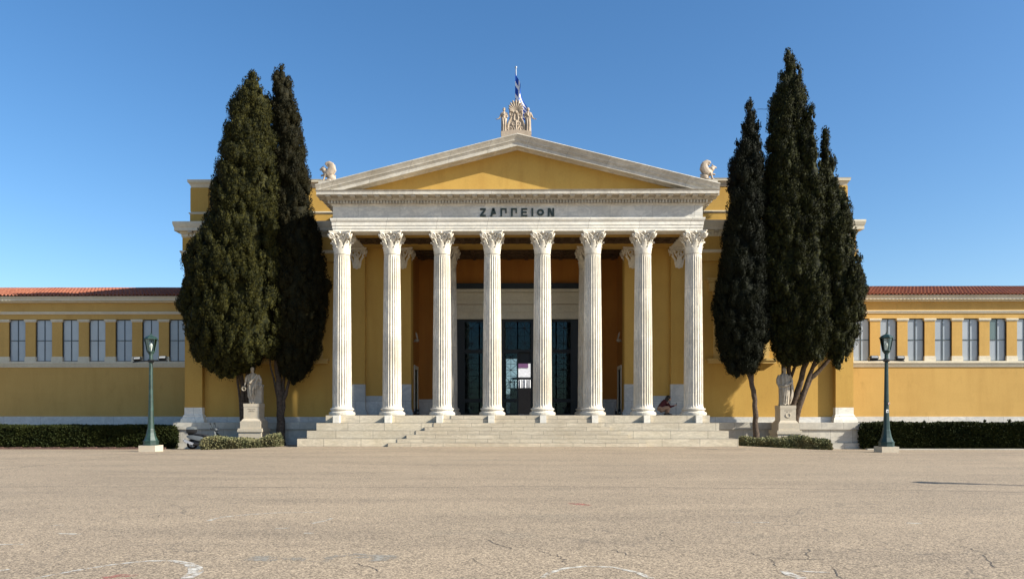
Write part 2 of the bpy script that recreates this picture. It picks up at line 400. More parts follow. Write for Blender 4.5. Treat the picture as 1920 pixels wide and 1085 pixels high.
for i, a in enumerate(([(1008,1032),(1036,1040),(1052,1044),(1062,1054)], [(1238,996),(1242,1006),(1262,1014)], [(1400,1036),(1450,1046),(1545,1048)],
    [(1518,1028),(1514,1048)], [(1445,1046),(1455,1060)], [(1780,1020),(1812,1026),(1845,1038),(1850,1050),(1872,1064)], [(1560,1060),(1580,1084)],
    [(660,1055),(690,1062),(720,1072)], [(914,1010),(930,1020),(960,1028)], [(885,1046),(905,1058)], [(280,970),(300,966),(318,965)], [(1150,1030),(1180,1040),(1230,1045)])):
    ribbon(m, jag(a, 3.0, 5, 10+i), .014, .003)
tag(m.build('pavement_crack', M_crack), kind='structure')
m = MB(); up = [(455,1049),(480,1042),(540,1041),(600,1046),(650,1036),(690,1038),(740,1041),(790,1046)]; lo = [(790,1047),(740,1050),(690,1053),(640,1051),(600,1055),(540,1050),(500,1052),(455,1050)]
q = [G(*p) for p in up + lo]; m.add([(p.x, p.y, .0035) for p in q], [tuple(range(len(q)))])
tag(m.build('asphalt_patch', M_patch), kind='structure')

# ================================================================== THE HALL
XC = -0.12
hall = empty('neoclassical_hall', (XC, 0, 0))
tag(hall, 'ochre neoclassical hall with white marble columned portico, pediment and long low tiled wings', 'building')
def B(px, py, Y): p = P(px, py, Y); p.x -= XC; return p
def part(mb, name, mat, parent=None, **k): return mb.build(name, mat, parent or hall, **k)
SP = 2.476; YC = 36.5; ZP = 1.45; ZA = 10.43       # column spacing, colonnade axis, platform, architrave soffit
colx = [(i-3.5)*SP for i in range(8)]
YF = 36.08; WF = 9.02                               # frieze face
# ---- stepped base
for i in range(4):
    m = MB(); o = .34*(3-i); m.box(-9.24-o, 9.24+o, 35.6-.4*(3-i), 40.0 if i < 3 else 43.1, -.5 if i == 0 else .3625*i, .3625*(i+1))
    part(m, 'platform_step' if i < 3 else 'portico_floor', M_step)
for kx in range(8):
    m = MB(); wdt = 5.98-.4*kx; m.box(-wdt, wdt, 34.17+.2*kx, 35.7, -.5 if kx == 0 else .18125*kx+.001, .18125*(kx+1)+.002)
    part(m, 'stair_step', M_stair)
for x in colx:
    m = MB(); m.box(x-.15, x+.15, 35.28, 35.7, 1.09, ZP-.003); part(m, 'step_block', M_arch)
# ---- columns
def shaft_mb(h0, h1, rb, rt, nfl=24, per=8):
    m = MB(); rr = []; N = nfl*per; zs = [0,.03,.10,.20] + list(np.linspace(.4, (h1-h0)-.4, 12)) + [h1-h0-.2,h1-h0-.10,h1-h0-.03,h1-h0]
    H = h1-h0
    for z in zs:
        t = z/H; Rz = rb + (rt-rb)*(t**1.6); e = min(z, H-z)
        dep = .0 if e < .03 else min(1, (e-.02)/.14)
        ring = []
        for j in range(N):
            f = (j % per)/per; th = 2*PI*j/N
            gdep = 0 if f < .2 else math.sqrt(max(0, 1-((f-.6)/.4)**2))
            r = Rz*(1 - .085*dep*gdep) + (.035*(1-min(1, z/.10)) if z < .1 else 0)
            ring.append((r*math.cos(th), r*math.sin(th), h0+z))
        rr.append(ring)
    return m.rings(rr)
def spiral(cx, cz, r0, turns, start, sgn, n=22, rend=.012):
    out = []
    for i in range(n):
        t = i/(n-1); a = start + sgn*t*turns*2*PI; r = r0*(1-t)+rend*t; out.append((cx + r*math.cos(a), cz + r*math.sin(a)))
    return out
def capital_mb():
    m = MB(); h = 1.14
    m.lathe([(.385,0),(.40,.0),(.41,.03),(.40,.06),(.385,.07),(.375,.3),(.345,.6),(.35,.8),(.42,.97),(.52,1.02),(.5,1.02)], 32)
    # leaf collars
    def leafring(n, z0, z1, rbase, rtip, wid, a0):
        for i in range(n):
            a = a0 + 2*PI*i/n; er = Vector((math.cos(a), math.sin(a), 0)); et = Vector((-er.y, er.x, 0)); rows = []
            for (t, r, wv) in ((0,rbase,.85),(.35,rbase+.02,1.0),(.65,rbase+.045,1.0),(.85,rbase+(rtip-rbase)*.6,.8),(.98,rtip*.97,.5),(1.02,rtip+.02,.25),(.90,rtip+.035,.12)):
                z = z0 + (z1-z0)*t
                rows.append([er*r + et*(wid*wv*q) + er*(-.022*abs(q)**2 if abs(q) < 1 else -.03) + Vector((0,0,z)) for q in (-1,-.5,0,.5,1)])
            vs = [p for rw in rows for p in rw] + [p - er*.045 - Vector((0,0,.008)) for rw in rows for p in rw]; k = len(rows)*5; fs = []
            for b in (0, k):
                for i2 in range(len(rows)-1):
                    for j in range(4):
                        q = (b+i2*5+j, b+i2*5+j+1, b+i2*5+j+6, b+i2*5+j+5); fs.append(q if b == 0 else q[::-1])
            for i2 in range(len(rows)-1):
                fs.append((i2*5, i2*5+5, k+i2*5+5, k+i2*5)); fs.append((i2*5+4, k+i2*5+4, k+i2*5+9, i2*5+9))
            m.add(vs, fs)
    leafring(8, .05, .40, .455, .54, .15, PI/8); leafring(8, .05, .68, .465, .65, .17, 0)
    # scrolls on the four faces
    for q in range(4):
        rot = Matrix.Rotation(q*PI/2, 3, 'Z')
        for s in (-1, 1):
            def face(p, push=0.0):     # p=(x,z) on a face leaning outwards
                x, z = p; y = -(.42 + .23*max(0, (z-.62)/.42) + .20*max(0, abs(x)-.28)) - push
                return rot @ Vector((s*x, y, z))
            out = [(.10,.60),(.20,.70),(.30,.82)] + spiral(.47,.88,.135,1.6,PI*.85,-1)
            m.tube([face(p, .01) for p in out], [.042]*3 + list(np.linspace(.042,.024,len(out)-3)), 6)
            inn = [(.06,.58),(.07,.66)] + spiral(.125,.735,.075,1.5,PI*.9,-1)
            m.tube([face(p, .035) for p in inn], [.03]*2 + list(np.linspace(.030,.016,len(inn)-2)), 6)
            m.tube([face(p, .02) for p in [(.02,.80),(.10,.90),(.20,.95),(.26,.90),(.24,.86)]], .026, 6)
            m.tube([face(p, .01) for p in [(.0,.86),(.05,.80),(.13,.84)]], .022, 6)
        c = rot @ Vector((0, -.57, 1.06)); m.ell(c, (.07,.045,.06) if q % 2 == 0 else (.045,.07,.06), 10, 6)
        # corner leaf under the volute
        d = rot @ Vector((-1, -1, 0)).normalized()
        m.tube([d*.44+Vector((0,0,.55)), d*.52+Vector((0,0,.72)), d*.66+Vector((0,0,.90)), d*.80+Vector((0,0,.99))], [.07,.06,.06,.05], 8)
        m.ell(d*.74+Vector((0,0,.88)), (.075,.075,.10), 10, 6)
    # concave abacus
    def aba(hs, cut, dip):
        pts = []
        for q in range(4):
            rot = Matrix.Rotation(q*PI/2, 2)
            for t in np.linspace(-1, 1, 9):
                pts.append(rot @ Vector((t*(hs-cut), -hs + dip*(1-t*t))))
        return pts
    a0 = aba(.62,.06,.10); a1 = aba(.66,.06,.10)
    m.rings([[(p.x,p.y,1.02) for p in a0], [(p.x,p.y,1.06) for p in a0], [(p.x,p.y,1.10) for p in a1], [(p.x,p.y,1.138) for p in a1]])
    return m
ZCB = ZA - 1.138
col0 = part(shaft_mb(ZP+.36, ZCB+.02, .465, .395), 'column', M_col, auto=50)
cap0 = capital_mb().build('capital', M_cap, col0, loc=(0,0,ZCB), auto=45); cap0.scale = (.85,.85,1)
bm_ = MB(); bm_.lathe([(.63,0),(.63,.02),(.645,.07),(.635,.13),(.59,.16),(.565,.165),(.53,.20),(.525,.23),(.545,.25),(.58,.262),(.585,.30),(.57,.335),(.52,.345),(.50,.36),(.4,.36)], 40)
bm_.build('column_base', M_col, col0, loc=(0,0,ZP), auto=45)
for i, x in enumerate(colx):
    c = col0 if i == 0 else copy_tree(col0, hall)
    c.location = (x, YC, 0); c.rotation_euler = (0,0,0)
YV = 40.0
for s in (-1, 1):
    c = copy_tree(col0, hall); c.location = (s*1.5*SP, YV-.05, 0)
# ---- entablature of the portico
U = [(-WF, 40.02), (-WF, YF), (WF, YF), (WF, 40.02)]
m = MB(); m.sweep(U, [(0,ZA),(0,10.56),(.022,10.565),(.022,10.70),(.045,10.705),(.045,10.87),(.07,10.89),(.10,10.96),(.11,11.0),(.11,11.05),(-.80,11.05),(-.80,ZA)])
ent = part(m, 'architrave', M_arch)
m = MB(); m.sweep(U, [(0,11.05),(0,11.64),(.03,11.66),(.07,11.71),(.07,11.73),(-.7,11.73),(-.7,11.05)]); part(m, 'frieze', M_ent)
m = MB(); m.sweep(U, [(.10,11.73),(.10,11.885),(.20,11.89),(.23,11.93),(.25,11.94),(.25,12.05),(.58,12.05),(.64,12.045),(.64,12.19),(.66,12.20),(.69,12.25),(-.6,12.25),(-.6,11.73)])
corn = part(m, 'cornice', M_corn)
m = MB(); m.sweep(U, [(.098,11.735),(.103,11.735),(.103,11.883),(.098,11.883)]); n = int(round(2*(WF+.16)/.151)); 
for i in range(n+1):
    x = -(WF+.15) + i*(2*(WF+.15))/n; m.box(x-.04, x+.04, YF-.22, YF-.098, 11.742, 11.882)
ny = int((39.9-YF)/.151)
for s in (-1, 1):
    for i in range(1, ny):
        y = YF-.15+i*.151; m.box(min(s*(WF+.098), s*(WF+.20)), max(s*(WF+.098), s*(WF+.20)), y-.045, y+.045, 11.742, 11.882)
m.build('dentil_band', M_corn, corn)
m = MB()
def modillion(m, c, d):
    """scroll bracket under the corona, pointing along d"""
    d = Vector(d); t = Vector((d.y, -d.x, 0)); c = Vector(c)
    prof = [(0,0),(.33,0),(.35,-.04),(.335,-.085),(.29,-.10),(.20,-.08),(.08,-.125),(0,-.14)]
    v = []
    for s in (-1, 1): v += [c + d*a + t*s*.115 + Vector((0,0,z)) for a, z in prof]
    k = len(prof); m.add(v, [tuple(range(k)), tuple(range(2*k-1,k-1,-1))] + [((j+1)%k, j, k+j, k+(j+1)%k) for j in range(k)])
    for s in (-.05, 0, .05): m.ell(c + d*.345 + t*s + Vector((0,0,-.025)), (.02,.02,.028), 6, 4)
nm = 32
modillion(m, (0,0,0), (0,-1,0)); mod0 = m.build('modillion', M_corn, corn); mod_used = []
def place_mod(parent, loc, rz, mat=None):
    o = mod0 if not mod_used else mod0.copy()
    if mod_used: COL.objects.link(o)
    mod_used.append(1); o.parent = parent; o.location = loc; o.rotation_euler = (0,0,rz); return o
for i in range(nm): place_mod(corn, (-(WF+.10)+ i*2*(WF+.10)/(nm-1), YF-.25, 12.05), 0)
for s in (-1, 1):
    for i in range(6): place_mod(corn, (s*(WF+.25), YF+.05+i*.59, 12.05), s*PI/2)
# ---- lettering
def stroke(m, pts, w, y0, d):
    for a, b in zip(pts[:-1], pts[1:]): m.bar((a[0], y0, a[1]), (b[0], y0, b[1]), w, d)
m = MB(); zt = 11.525; zb = 11.125; w_ = .085; yL = YF-.02; hz = w_/2
def LX(px): return B(px, 400, YF).x
def letter(kind, xa, xb):
    a, b = LX(xa), LX(xb); c = (a+b)/2
    bx = lambda x0,x1,z0,z1: m.box(x0,x1,yL-.03,yL+.04,z0,z1)
    def diag(p, q):
        hw = w_*.62; m.prism([(p[0]-hw,p[1]),(p[0]+hw,p[1]),(q[0]+hw,q[1]),(q[0]-hw,q[1])], .066, at=yL-.028)
    if kind == 'Z': bx(a,b,zt-w_,zt); bx(a,b,zb,zb+w_); diag((b-.055,zt-w_),(a+.055,zb+w_))
    if kind == 'A':
        diag((c+.015,zt),(a+.05,zb)); diag((c+.015,zt-.002),(b-.04,zb+.12)); bx(a+.11,b-.07,zb+.12,zb+.185)
    if kind == 'P': bx(a,a+w_,zb,zt); bx(a+w_,b,zt-w_*.85,zt); bx(b-w_*.8,b,zt-.235,zt-w_*.85)
    if kind == 'E': bx(a,a+w_,zb,zt); bx(a+w_,b,zt-w_*.9,zt); bx(a+w_,b-.03,(zb+zt)/2-.03,(zb+zt)/2+.04); bx(a+w_,b,zb,zb+w_*.9)
    if kind == 'I': bx(c-w_/2,c+w_/2,zb,zt)
    if kind == 'O':
        ro = (b-a)/2; ri = ro-.095; zc = (zb+zt)/2-.005; n = 28; v = []; f = []
        for j in range(n):
            t = 2*PI*j/n
            for r, y in ((ro,yL-.03),(ri,yL-.03),(ri,yL+.04),(ro,yL+.04)): v.append((c+r*math.cos(t), y, zc+r*.93*math.sin(t)))
        for j in range(n):
            k2 = (j+1)%n
            for q in range(4): f.append((j*4+q, j*4+(q+1)%4, k2*4+(q+1)%4, k2*4+q))
        m.add(v, f)
    if kind == 'N': bx(a,a+w_,zb,zt); bx(b-w_,b,zb,zt); diag((a+w_*.9,zt-.003),(b-w_*.9,zb+.003))
for kd, xa, xb in (('Z',900.2,911),('A',919,930),('P',938.3,950),('P',958,969.3),('E',977.2,988.7),('I',996,1000.2),('O',1006.6,1020),('N',1027,1039)): letter(kd, xa, xb)
part(m, 'bronze_inscription', M_letter)
# ---- pediment
HT = 9.70; ZT0 = 12.55-.015; SL = .249; YT = YF+.16
m = MB(); zg = lambda x: ZT0 + SL*(HT-abs(x))
m.prism([(-8.9,12.2),(8.9,12.2),(8.9,zg(8.9)-.3),(0,zg(0)-.3),(-8.9,zg(8.9)-.3)], .3, at=YT)
part(m, 'tympanum', M_yel)
def rake(prof, name, mat, half=HT):
    m = MB(); rr = []
    for x in (-half, 0, half): rr.append([(x, YT-o, zg(x)+h) for o, h in prof])
    m.rings(rr); return part(m, name, mat)
rake([(.80,0),(.815,-.03),(.80,-.06),(.76,-.12),(.715,-.20),(.70,-.235),(.70,-.265),(.67,-.275),(.67,-.305),(.645,-.315),(.645,-.345),(.62,-.355),(.62,-.53),(.595,-.535),(.595,-.50),(.14,-.50),(.12,-.53),(.05,-.54),(-.1,-.54),(-.1,0)], 'raking_cornice', M_corn)
# roof of the portico behind the raking cornice
m = MB()
for s in (-1, 1):
    xs = (0, s*HT)
    v = [(x, y, zg(x)+dz) for dz in (-.45,-.02) for y in (YT+.1, 40.35) for x in xs]
    m.add(v, [(0,1,3,2),(4,6,7,5),(0,4,5,1),(2,3,7,6),(0,2,6,4),(1,5,7,3)])
part(m, 'portico_roof', M_tile)
# ---- portico ceiling, inner beam
m = MB(); m.box(-8.2, 8.2, 36.9, 37.45, ZA+.004, 10.9); m.box(-8.2, 8.2, 39.05, 40.35, ZA+.02, 10.95); part(m, 'ceiling_beam', M_yel)
m = MB(); m.box(-8.2, 8.2, 37.45, 39.05, 10.60, 11.0)
for y in (37.6, 37.95, 38.5, 38.85): m.box(-8.2, 8.2, y-.09, y+.09, 10.455, 10.60)
for i in range(29): x = -8.0+i*16/28; m.box(x-.10, x+.10, 37.46, 39.04, 10.462, 10.598)
m.box(-5.8, 5.8, 40.36, 43.0, 10.52, 10.8)
for i in range(12): x = -5.5+i; m.box(x-.1, x+.1, 40.37, 42.99, 10.42, 10.519)
for y in (41.0, 41.8, 42.5): m.box(-5.8, 5.8, y-.1, y+.1, 10.40, 10.518)
part(m, 'coffered_ceiling', M_wood)
# ---- main block walls
def wall_holes(m, x0, x1, z0, z1, y0, y1, holes):
    xs = sorted(set([x0, x1] + [h[0] for h in holes] + [h[1] for h in holes])); zs = sorted(set(min(z1, max(z0, z)) for z in [z0, z1] + [h[2] for h in holes] + [h[3] for h in holes]))
    for xa, xb in zip(xs[:-1], xs[1:]):
        run = None
        for za, zb2 in list(zip(zs[:-1], zs[1:])) + [(None, None)]:
            hole = za is None or any(h[0] <= (xa+xb)/2 <= h[1] and h[2] <= (za+zb2)/2 <= h[3] for h in holes)
            if not hole: run = (za, zb2) if run is None else (run[0], zb2)
            elif run: m.box(xa, xb, y0, y1, *run); run = None
HW = 17.9; VX = 5.74; YW = 40.0
WX = 12.05
m = MB(); wall_holes(m, -HW, HW, 1.30, 9.72, YW, YW+.6, [(-VX, VX, 0, 20), (-WX-1.15, -WX+1.15, 4.48, 7.9), (WX-1.15, WX+1.15, 4.48, 7.9)])
m.box(-VX, VX, YW+.35, YW+.6, ZA+.3, 11.2)
for s in (-1, 1): xa, xb = sorted((s*VX, s*9.05)); m.box(xa, xb, YW, YW+.6, 9.72, 11.3)
for s in (-1, 1): m.box(min(s*HW, s*(HW-.6)), max(s*HW, s*(HW-.6)), YW+.6, 54, 1.30, 9.72)
part(m, 'main_wall', M_yel)
for s in (-1, 1):
    m = MB(); xa, xb = sorted((s*(VX+.02), s*9.2)); m.box(xa, xb, YW-.045, YW-.001, 1.452, 2.48); part(m, 'portico_dado', M_dado)
for s in (-1, 1):
    def sb(m, xa, xb, *r): a, b = sorted((s*xa, s*xb)); m.box(a, b, *r)
    m = MB(); sb(m, 9.26, HW+.06, YW-.06, YW+.1, 1.05, 1.345); sb(m, HW-.4, HW+.06, YW+.1, 54, 1.05, 1.345); part(m, 'plinth_band', M_band)
    m = MB(); sb(m, 9.25, HW+.42, 39.16, 40.4, .68, 1.055); sb(m, 9.25, HW+.34, 39.24, 40.4, -.02, .68); sb(m, 9.25, HW+.44, 39.12, 40.4, -.6, -.02)
    sb(m, HW-.3, HW+.34, 40.4, 44.2, -.6, .68); sb(m, HW-.3, HW+.42, 40.4, 44.2, .68, 1.055); part(m, 'podium', M_pod)
# corner pilasters
for s in (-1, 1):
    xa, xb = sorted((s*(HW+.04), s*(HW-.90))); m = MB(); m.box(xa, xb, YW-.30, YW+.02, 1.8, 9.72); p = part(m, 'corner_pilaster', M_yel)
    b = MB(); b.sweep([(xa, YW+.02), (xa, YW-.30), (xb, YW-.30), (xb, YW+.02)], [(.17,1.056),(.17,1.16),(.15,1.17),(.15,1.22),(.10,1.30),(.06,1.36),(.07,1.37),(.07,1.42),(.03,1.44),(.012,1.50),(.012,1.85),(-.2,1.85),(-.2,1.056)])
    b.build('pilaster_base', M_arch, p)
# portico pilasters with marble feet and carved capitals
for s in (-1, 1):
    for q in (2.5, 3.5):
        x = s*q*SP; m = MB(); m.box(x-.44, x+.44, YW-.22, YW+.02, 3.1, ZA+.01); p = part(m, 'pilaster', M_yel)
        b = MB(); b.box(x-.45, x+.45, YW-.23, YW, 1.75, 3.10); b.box(x-.50, x+.50, YW-.28, YW, 1.62, 1.75); b.box(x-.56, x+.56, YW-.33, YW, 1.455, 1.62)
        b.build('pilaster_foot', M_dado, p)
        c = cap0.copy(); COL.objects.link(c); c.parent = p; c.location = (x, YW+.12, ZCB); c.scale = (.85,.85,1)
# entablature of the main block
for s in (-1, 1):
    U2 = [(-HW, 54), (-HW, YW), (-9.0, YW)] if s < 0 else [(9.0, YW), (HW, YW), (HW, 54)]
    m = MB(); m.sweep(U2, [(.24,9.70),(.24,9.93),(.255,9.935),(.255,10.14),(.22,10.14),(-.3,10.14),(-.3,9.70)]); part(m, 'lower_entablature', M_yel)
    m = MB(); m.sweep(U2, [(.26,10.142),(.29,10.19),(.32,10.24),(.32,10.30),(-.3,10.30),(-.3,10.142)]); part(m, 'string_course', M_trim)
    m = MB(); m.sweep(U2, [(.21,10.30),(.21,11.02),(-.3,11.02),(-.3,10.30)]); part(m, 'upper_frieze', M_yel)
    m = MB(); m.sweep(U2, [(.22,11.02),(.24,11.06),(.24,11.20),(.30,11.21),(.32,11.25),(.32,11.33),(.50,11.33),(.52,11.32),(.52,11.50),(.54,11.52),(.58,11.66),(.59,11.70),(.59,11.78),(.58,11.81),(-.2,11.83),(-.2,11.02)])
    mc = part(m, 'main_cornice', M_trim)
    d = MB(); d.sweep(U2, [(.235,11.065),(.25,11.065),(.25,11.195),(.235,11.195)])
    def run(a, b, n, out):
        a = Vector(a); b = Vector(b); t = (b-a).normalized(); nn = Vector((t.y,-t.x)); k = int((b-a).length/.19)
        for i in range(k):
            p = a + t*(.1+i*.19) + nn*.27; d.obox((p.x,p.y,11.13), (t.x*.055,t.y*.055,0), (nn.x*.06,nn.y*.06,0), (0,0,.065))
    for a, b in zip(U2[:-1], U2[1:]):
        run(a, b, 0, 0)
        a_ = Vector(a); b_ = Vector(b); t = (b_-a_).normalized(); nn = Vector((t.y,-t.x)); k = int((b_-a_).length/.66)
        for i in range(k):
            if t.y != 0 and i > 6 and t.x == 0 and s > 0 or (t.x == 0 and s < 0 and i < k-6): continue
            p = a_ + t*(.3+i*.66) + nn*.32; place_mod(mc, (p.x,p.y,11.33), math.atan2(nn.x,-nn.y)).scale = (1,.5,1)
    d.build('dentil_band', M_trim, mc)
# attic
UA = [(-HW+.08, 54), (-HW+.08, 40.32), (HW-.08, 40.32), (HW-.08, 54)]
m = MB(); m.sweep(UA, [(.08,11.80),(.08,12.40),(-.4,12.40),(-.4,11.80)]); m.sweep(UA, [(0,12.54),(0,13.86),(-.4,13.86),(-.4,12.54)])
for s in (-1, 1):
    xa, xb = sorted((s*(HW-.02), s*(HW-1.0))); m.box(xa, xb, 40.24, 40.4, 12.545, 13.855)
part(m, 'attic_wall', M_yel)
m = MB(); m.sweep(UA, [(.10,12.40),(.14,12.46),(.14,12.48),(.05,12.50),(.05,12.55),(-.4,12.55),(-.4,12.40)])
m.sweep(UA, [(.03,13.85),(.05,13.92),(.08,14.0),(.10,14.04),(.15,14.10),(.18,14.12),(.18,14.19),(.20,14.26),(-.4,14.26),(-.4,13.85)]); part(m, 'attic_cornice', M_trim)
m = MB(); m.box(-HW+.3, HW-.3, 40.6, 53.8, 14.0, 14.15); part(m, 'attic_roof', M_corn)
# main windows behind the trees
for s in (-1, 1):
    x = s*WX; f = MB()
    for xa, xb in ((x-1.15,x-1.07),(x-.05,x+.05),(x+1.07,x+1.15)): f.box(xa, xb, YW+.22, YW+.32, 4.48, 7.9)
    for za in (4.48, 5.6, 6.75, 7.82): f.box(x-1.15, x+1.15, YW+.23, YW+.31, za, za+.08)
    fo = part(f, 'window', M_fr); g2 = MB(); g2.box(x-1.15, x+1.15, YW+.262, YW+.29, 4.48, 7.9); g2.build('pane', M_pane2, fo)
    t = MB(); t.box(x-1.80, x+1.80, YW-.22, YW+.1, 4.22, 4.36); t.box(x-1.85, x+1.85, YW-.27, YW+.1, 4.36, 4.48)
    for q in (-1, 1):
        xa, xb = sorted((x+q*1.16, x+q*1.50)); t.box(xa, xb, YW-.09, YW+.05, 4.48, 7.9)
        xa, xb = sorted((x+q*1.45, x+q*1.75)); t.box(xa, xb, YW-.30, YW, 8.08, 8.55)
    t.box(x-1.55, x+1.55, YW-.11, YW+.05, 7.9, 8.35); t.box(x-1.62, x+1.62, YW-.14, YW+.05, 8.1, 8.2)
    t.box(x-1.85, x+1.85, YW-.40, YW+.05, 8.56, 8.66); t.box(x-1.92, x+1.92, YW-.47, YW+.05, 8.66, 8.76)
    t.build('window_surround', M_ytrim, fo)
# ---- vestibule
YB = 43.0
m = MB()
for s in (-1, 1):
    xa, xb = sorted((s*VX, s*(VX+.5)))
    m.box(xa, xb, YW+.6, 41.0, ZP, 10.6); m.box(xa, xb, 42.1, YB, ZP, 10.6); m.box(xa, xb, 41.0, 42.1, 4.0, 10.6)
wall_holes(m, -VX-.5, VX+.5, ZP, 10.6, YB, YB+.4, [(-3.68, 3.68, 0, 7.12)])
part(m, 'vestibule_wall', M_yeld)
for s in (-1, 1):
    m = MB(); xa, xb = sorted((s*3.95, s*(VX-.001))); m.box(xa, xb, YB-.04, YB-.001, 1.452, 2.35); part(m, 'vestibule_dado', M_dado)
for s in (-1, 1):
    m = MB(); xa, xb = sorted((s*(VX-.06), s*(VX+.1)))
    m.box(xa, xb, 40.85, 41.0, ZP+.003, 4.0); m.box(xa, xb, 42.1, 42.25, ZP+.003, 4.0); m.box(xa, xb, 40.8, 42.3, 4.0, 4.2); fr = part(m, 'side_doorway', M_trim)
    m = MB(); xa, xb = sorted((s*(VX+.3), s*(VX+.36))); m.box(xa, xb, 41.0, 42.1, ZP, 4.0); m.build('door_leaf', M_dark, fr)
    m = MB(); x = s*(VX-.02); m.lathe([(.02,-.1),(.10,-.06),(.13,0),(.12,.06),(.03,.07)], 12, (x-s*.16, 40.75, 5.55)); m.tube([(x,40.75,5.5),(x-s*.16,40.75,5.52)], .03, 6)
    m.ell((x-s*.16,40.75,5.80), (.05,.05,.22), 8, 8, Matrix.Rotation(s*.25, 3, 'Y')); part(m, 'wall_sconce', M_stat)
# door surround
m = MB()
for s in (-1, 1):
    xa, xb = sorted((s*3.66, s*3.95)); m.box(xa, xb, YB-.12, YB+.1, ZP+.003, 7.15); xa, xb = sorted((s*3.62, s*4.02)); m.box(xa, xb, YB-.17, YB+.1, 7.15, 7.38)
m.box(-3.66, 3.66, YB-.08, YB+.15, 7.0, 7.38); m.box(-4.0, 4.0, YB-.15, YB, 7.38, 7.82); m.box(-4.0, 4.0, YB-.10, YB, 7.86, 8.1); m.box(-4.0, 4.0, YB-.14, YB, 8.1, 8.52); m.box(-4.15, 4.15, YB-.30, YB, 8.53, 8.71)
surround = part(m, 'door_surround', M_trim)
m = MB(); m.box(-4.2, 4.2, YB-.36, YB-.02, 8.715, 9.03); part(m, 'dark_band', M_dark)  # plain dark band across the wall above the door surround
# ---- bronze doors: three bays with lattice
ZD0, ZD1 = ZP+.004, 7.0; yd = YB+.16
def bx(m, x0, x1, z0, z1, d=.05): m.box(x0, x1, yd-d, yd+d, z0, z1)
zrail = (2.28, 5.15)      # bottom rail and transom
fr = MB()
bays = [(-3.62,-1.35), (-.92,.92), (1.35,3.62)]
bx(fr, -3.66, -3.12, ZD0, ZD1, .09); bx(fr, 3.12, 3.66, ZD0, ZD1, .09); bx(fr, -1.36, -.80, ZD0, ZD1, .09); bx(fr, .80, 1.36, ZD0, ZD1, .09); bx(fr, -3.12, 3.12, ZD1-.06, ZD1, .08)
doorframe = part(fr, 'door_frame', M_dark)
def lattice(xa, xb, z0, z1, cell, name='door_lattice'):
    """one leaf: rails, a centre bar, cross bars and crossing diagonals"""
    m = MB(); t = .022
    for x in (xa, xb): m.box(x-.035, x+.035, yd-.03, yd+.03, z0, z1)
    for z in (z0+.03, z1-.03): m.box(xa, xb, yd-.031, yd+.031, z-.05, z+.05)
    c = (xa+xb)/2; m.box(c-t/2, c+t/2, yd-.015, yd+.015, z0, z1); n = max(1, round((z1-z0)/cell)); h = (z1-z0)/n
    for i in range(n):
        za = z0+i*h; zc = za+h/2
        for z in (za, zc): m.box(xa, xb, yd-.014, yd+.014, z-t/2, z+t/2)
        for k, (p, q) in enumerate((((xa,za),(xb,za+h)), ((xa,za+h),(xb,za)))):
            m.bar((p[0], yd-.012-k*.003, p[1]), (q[0], yd-.012-k*.003, q[1]), t, .02)
        m.lathe([(.001,-.02),(.045,-.018),(.045,.018),(.001,.02)], 8, (c, yd-.02, zc))
    o = m.build(name, M_dark, doorframe)
    g2 = MB(); g2.box(xa, xb, yd+.034, yd+.042, z0, z1); g2.build('glass_pane', M_glass, doorframe); return o
for (xa, xb) in ((-3.12,-2.24),(-2.24,-1.36),(1.36,2.24),(2.24,3.12)):
    for (za, zb3) in ((ZD0,2.26),(2.30,5.12),(5.18,ZD1-.06)): lattice(xa, xb, za, zb3, .72)
for (xa, xb) in ((-.80,0),(0,.80)): lattice(xa, xb, 5.18, ZD1-.06, .72)
for (za, zb3) in ((ZD0,2.26),(2.30,5.12)): lattice(-.80, 0, za, zb3, .72)
m = MB(); m.box(0.0, .80, yd-.04, yd+.04, 5.10, 5.18); m.box(-.8, 0, yd-.04, yd+.04, 5.12, 5.18); m.box(.76, .80, yd, yd+.8, ZD0, 5.10); m.box(-.04, .04, yd-.035, yd+.035, ZD0, 5.1); m.box(0, .8, yd+.2, yd+.26, 4.45, 5.1)
m.build('open_door_leaf', M_dark, doorframe)
# ---- interior passage to the courtyard
m = MB(); YR = 53.0
for s in (-1, 1): xa, xb = sorted((s*3.7, s*3.9)); m.box(xa, xb, YB+.4, YR, ZP-.2, 7.6)
m.box(-3.9, 3.9, YB+.4, YR, 7.6, 7.8)
pa = B(949, 672, YR); pb = B(995, 672, YR); wall_holes(m, -3.9, 3.9, ZP-.2, 7.6, YR, YR+.3, [(pa.x, pb.x, 0, pa.z)])
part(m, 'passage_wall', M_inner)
m = MB(); m.box(-3.7, 3.7, YB+.1, YR+.3, 1.2, 1.448); part(m, 'passage_floor', M_pod)
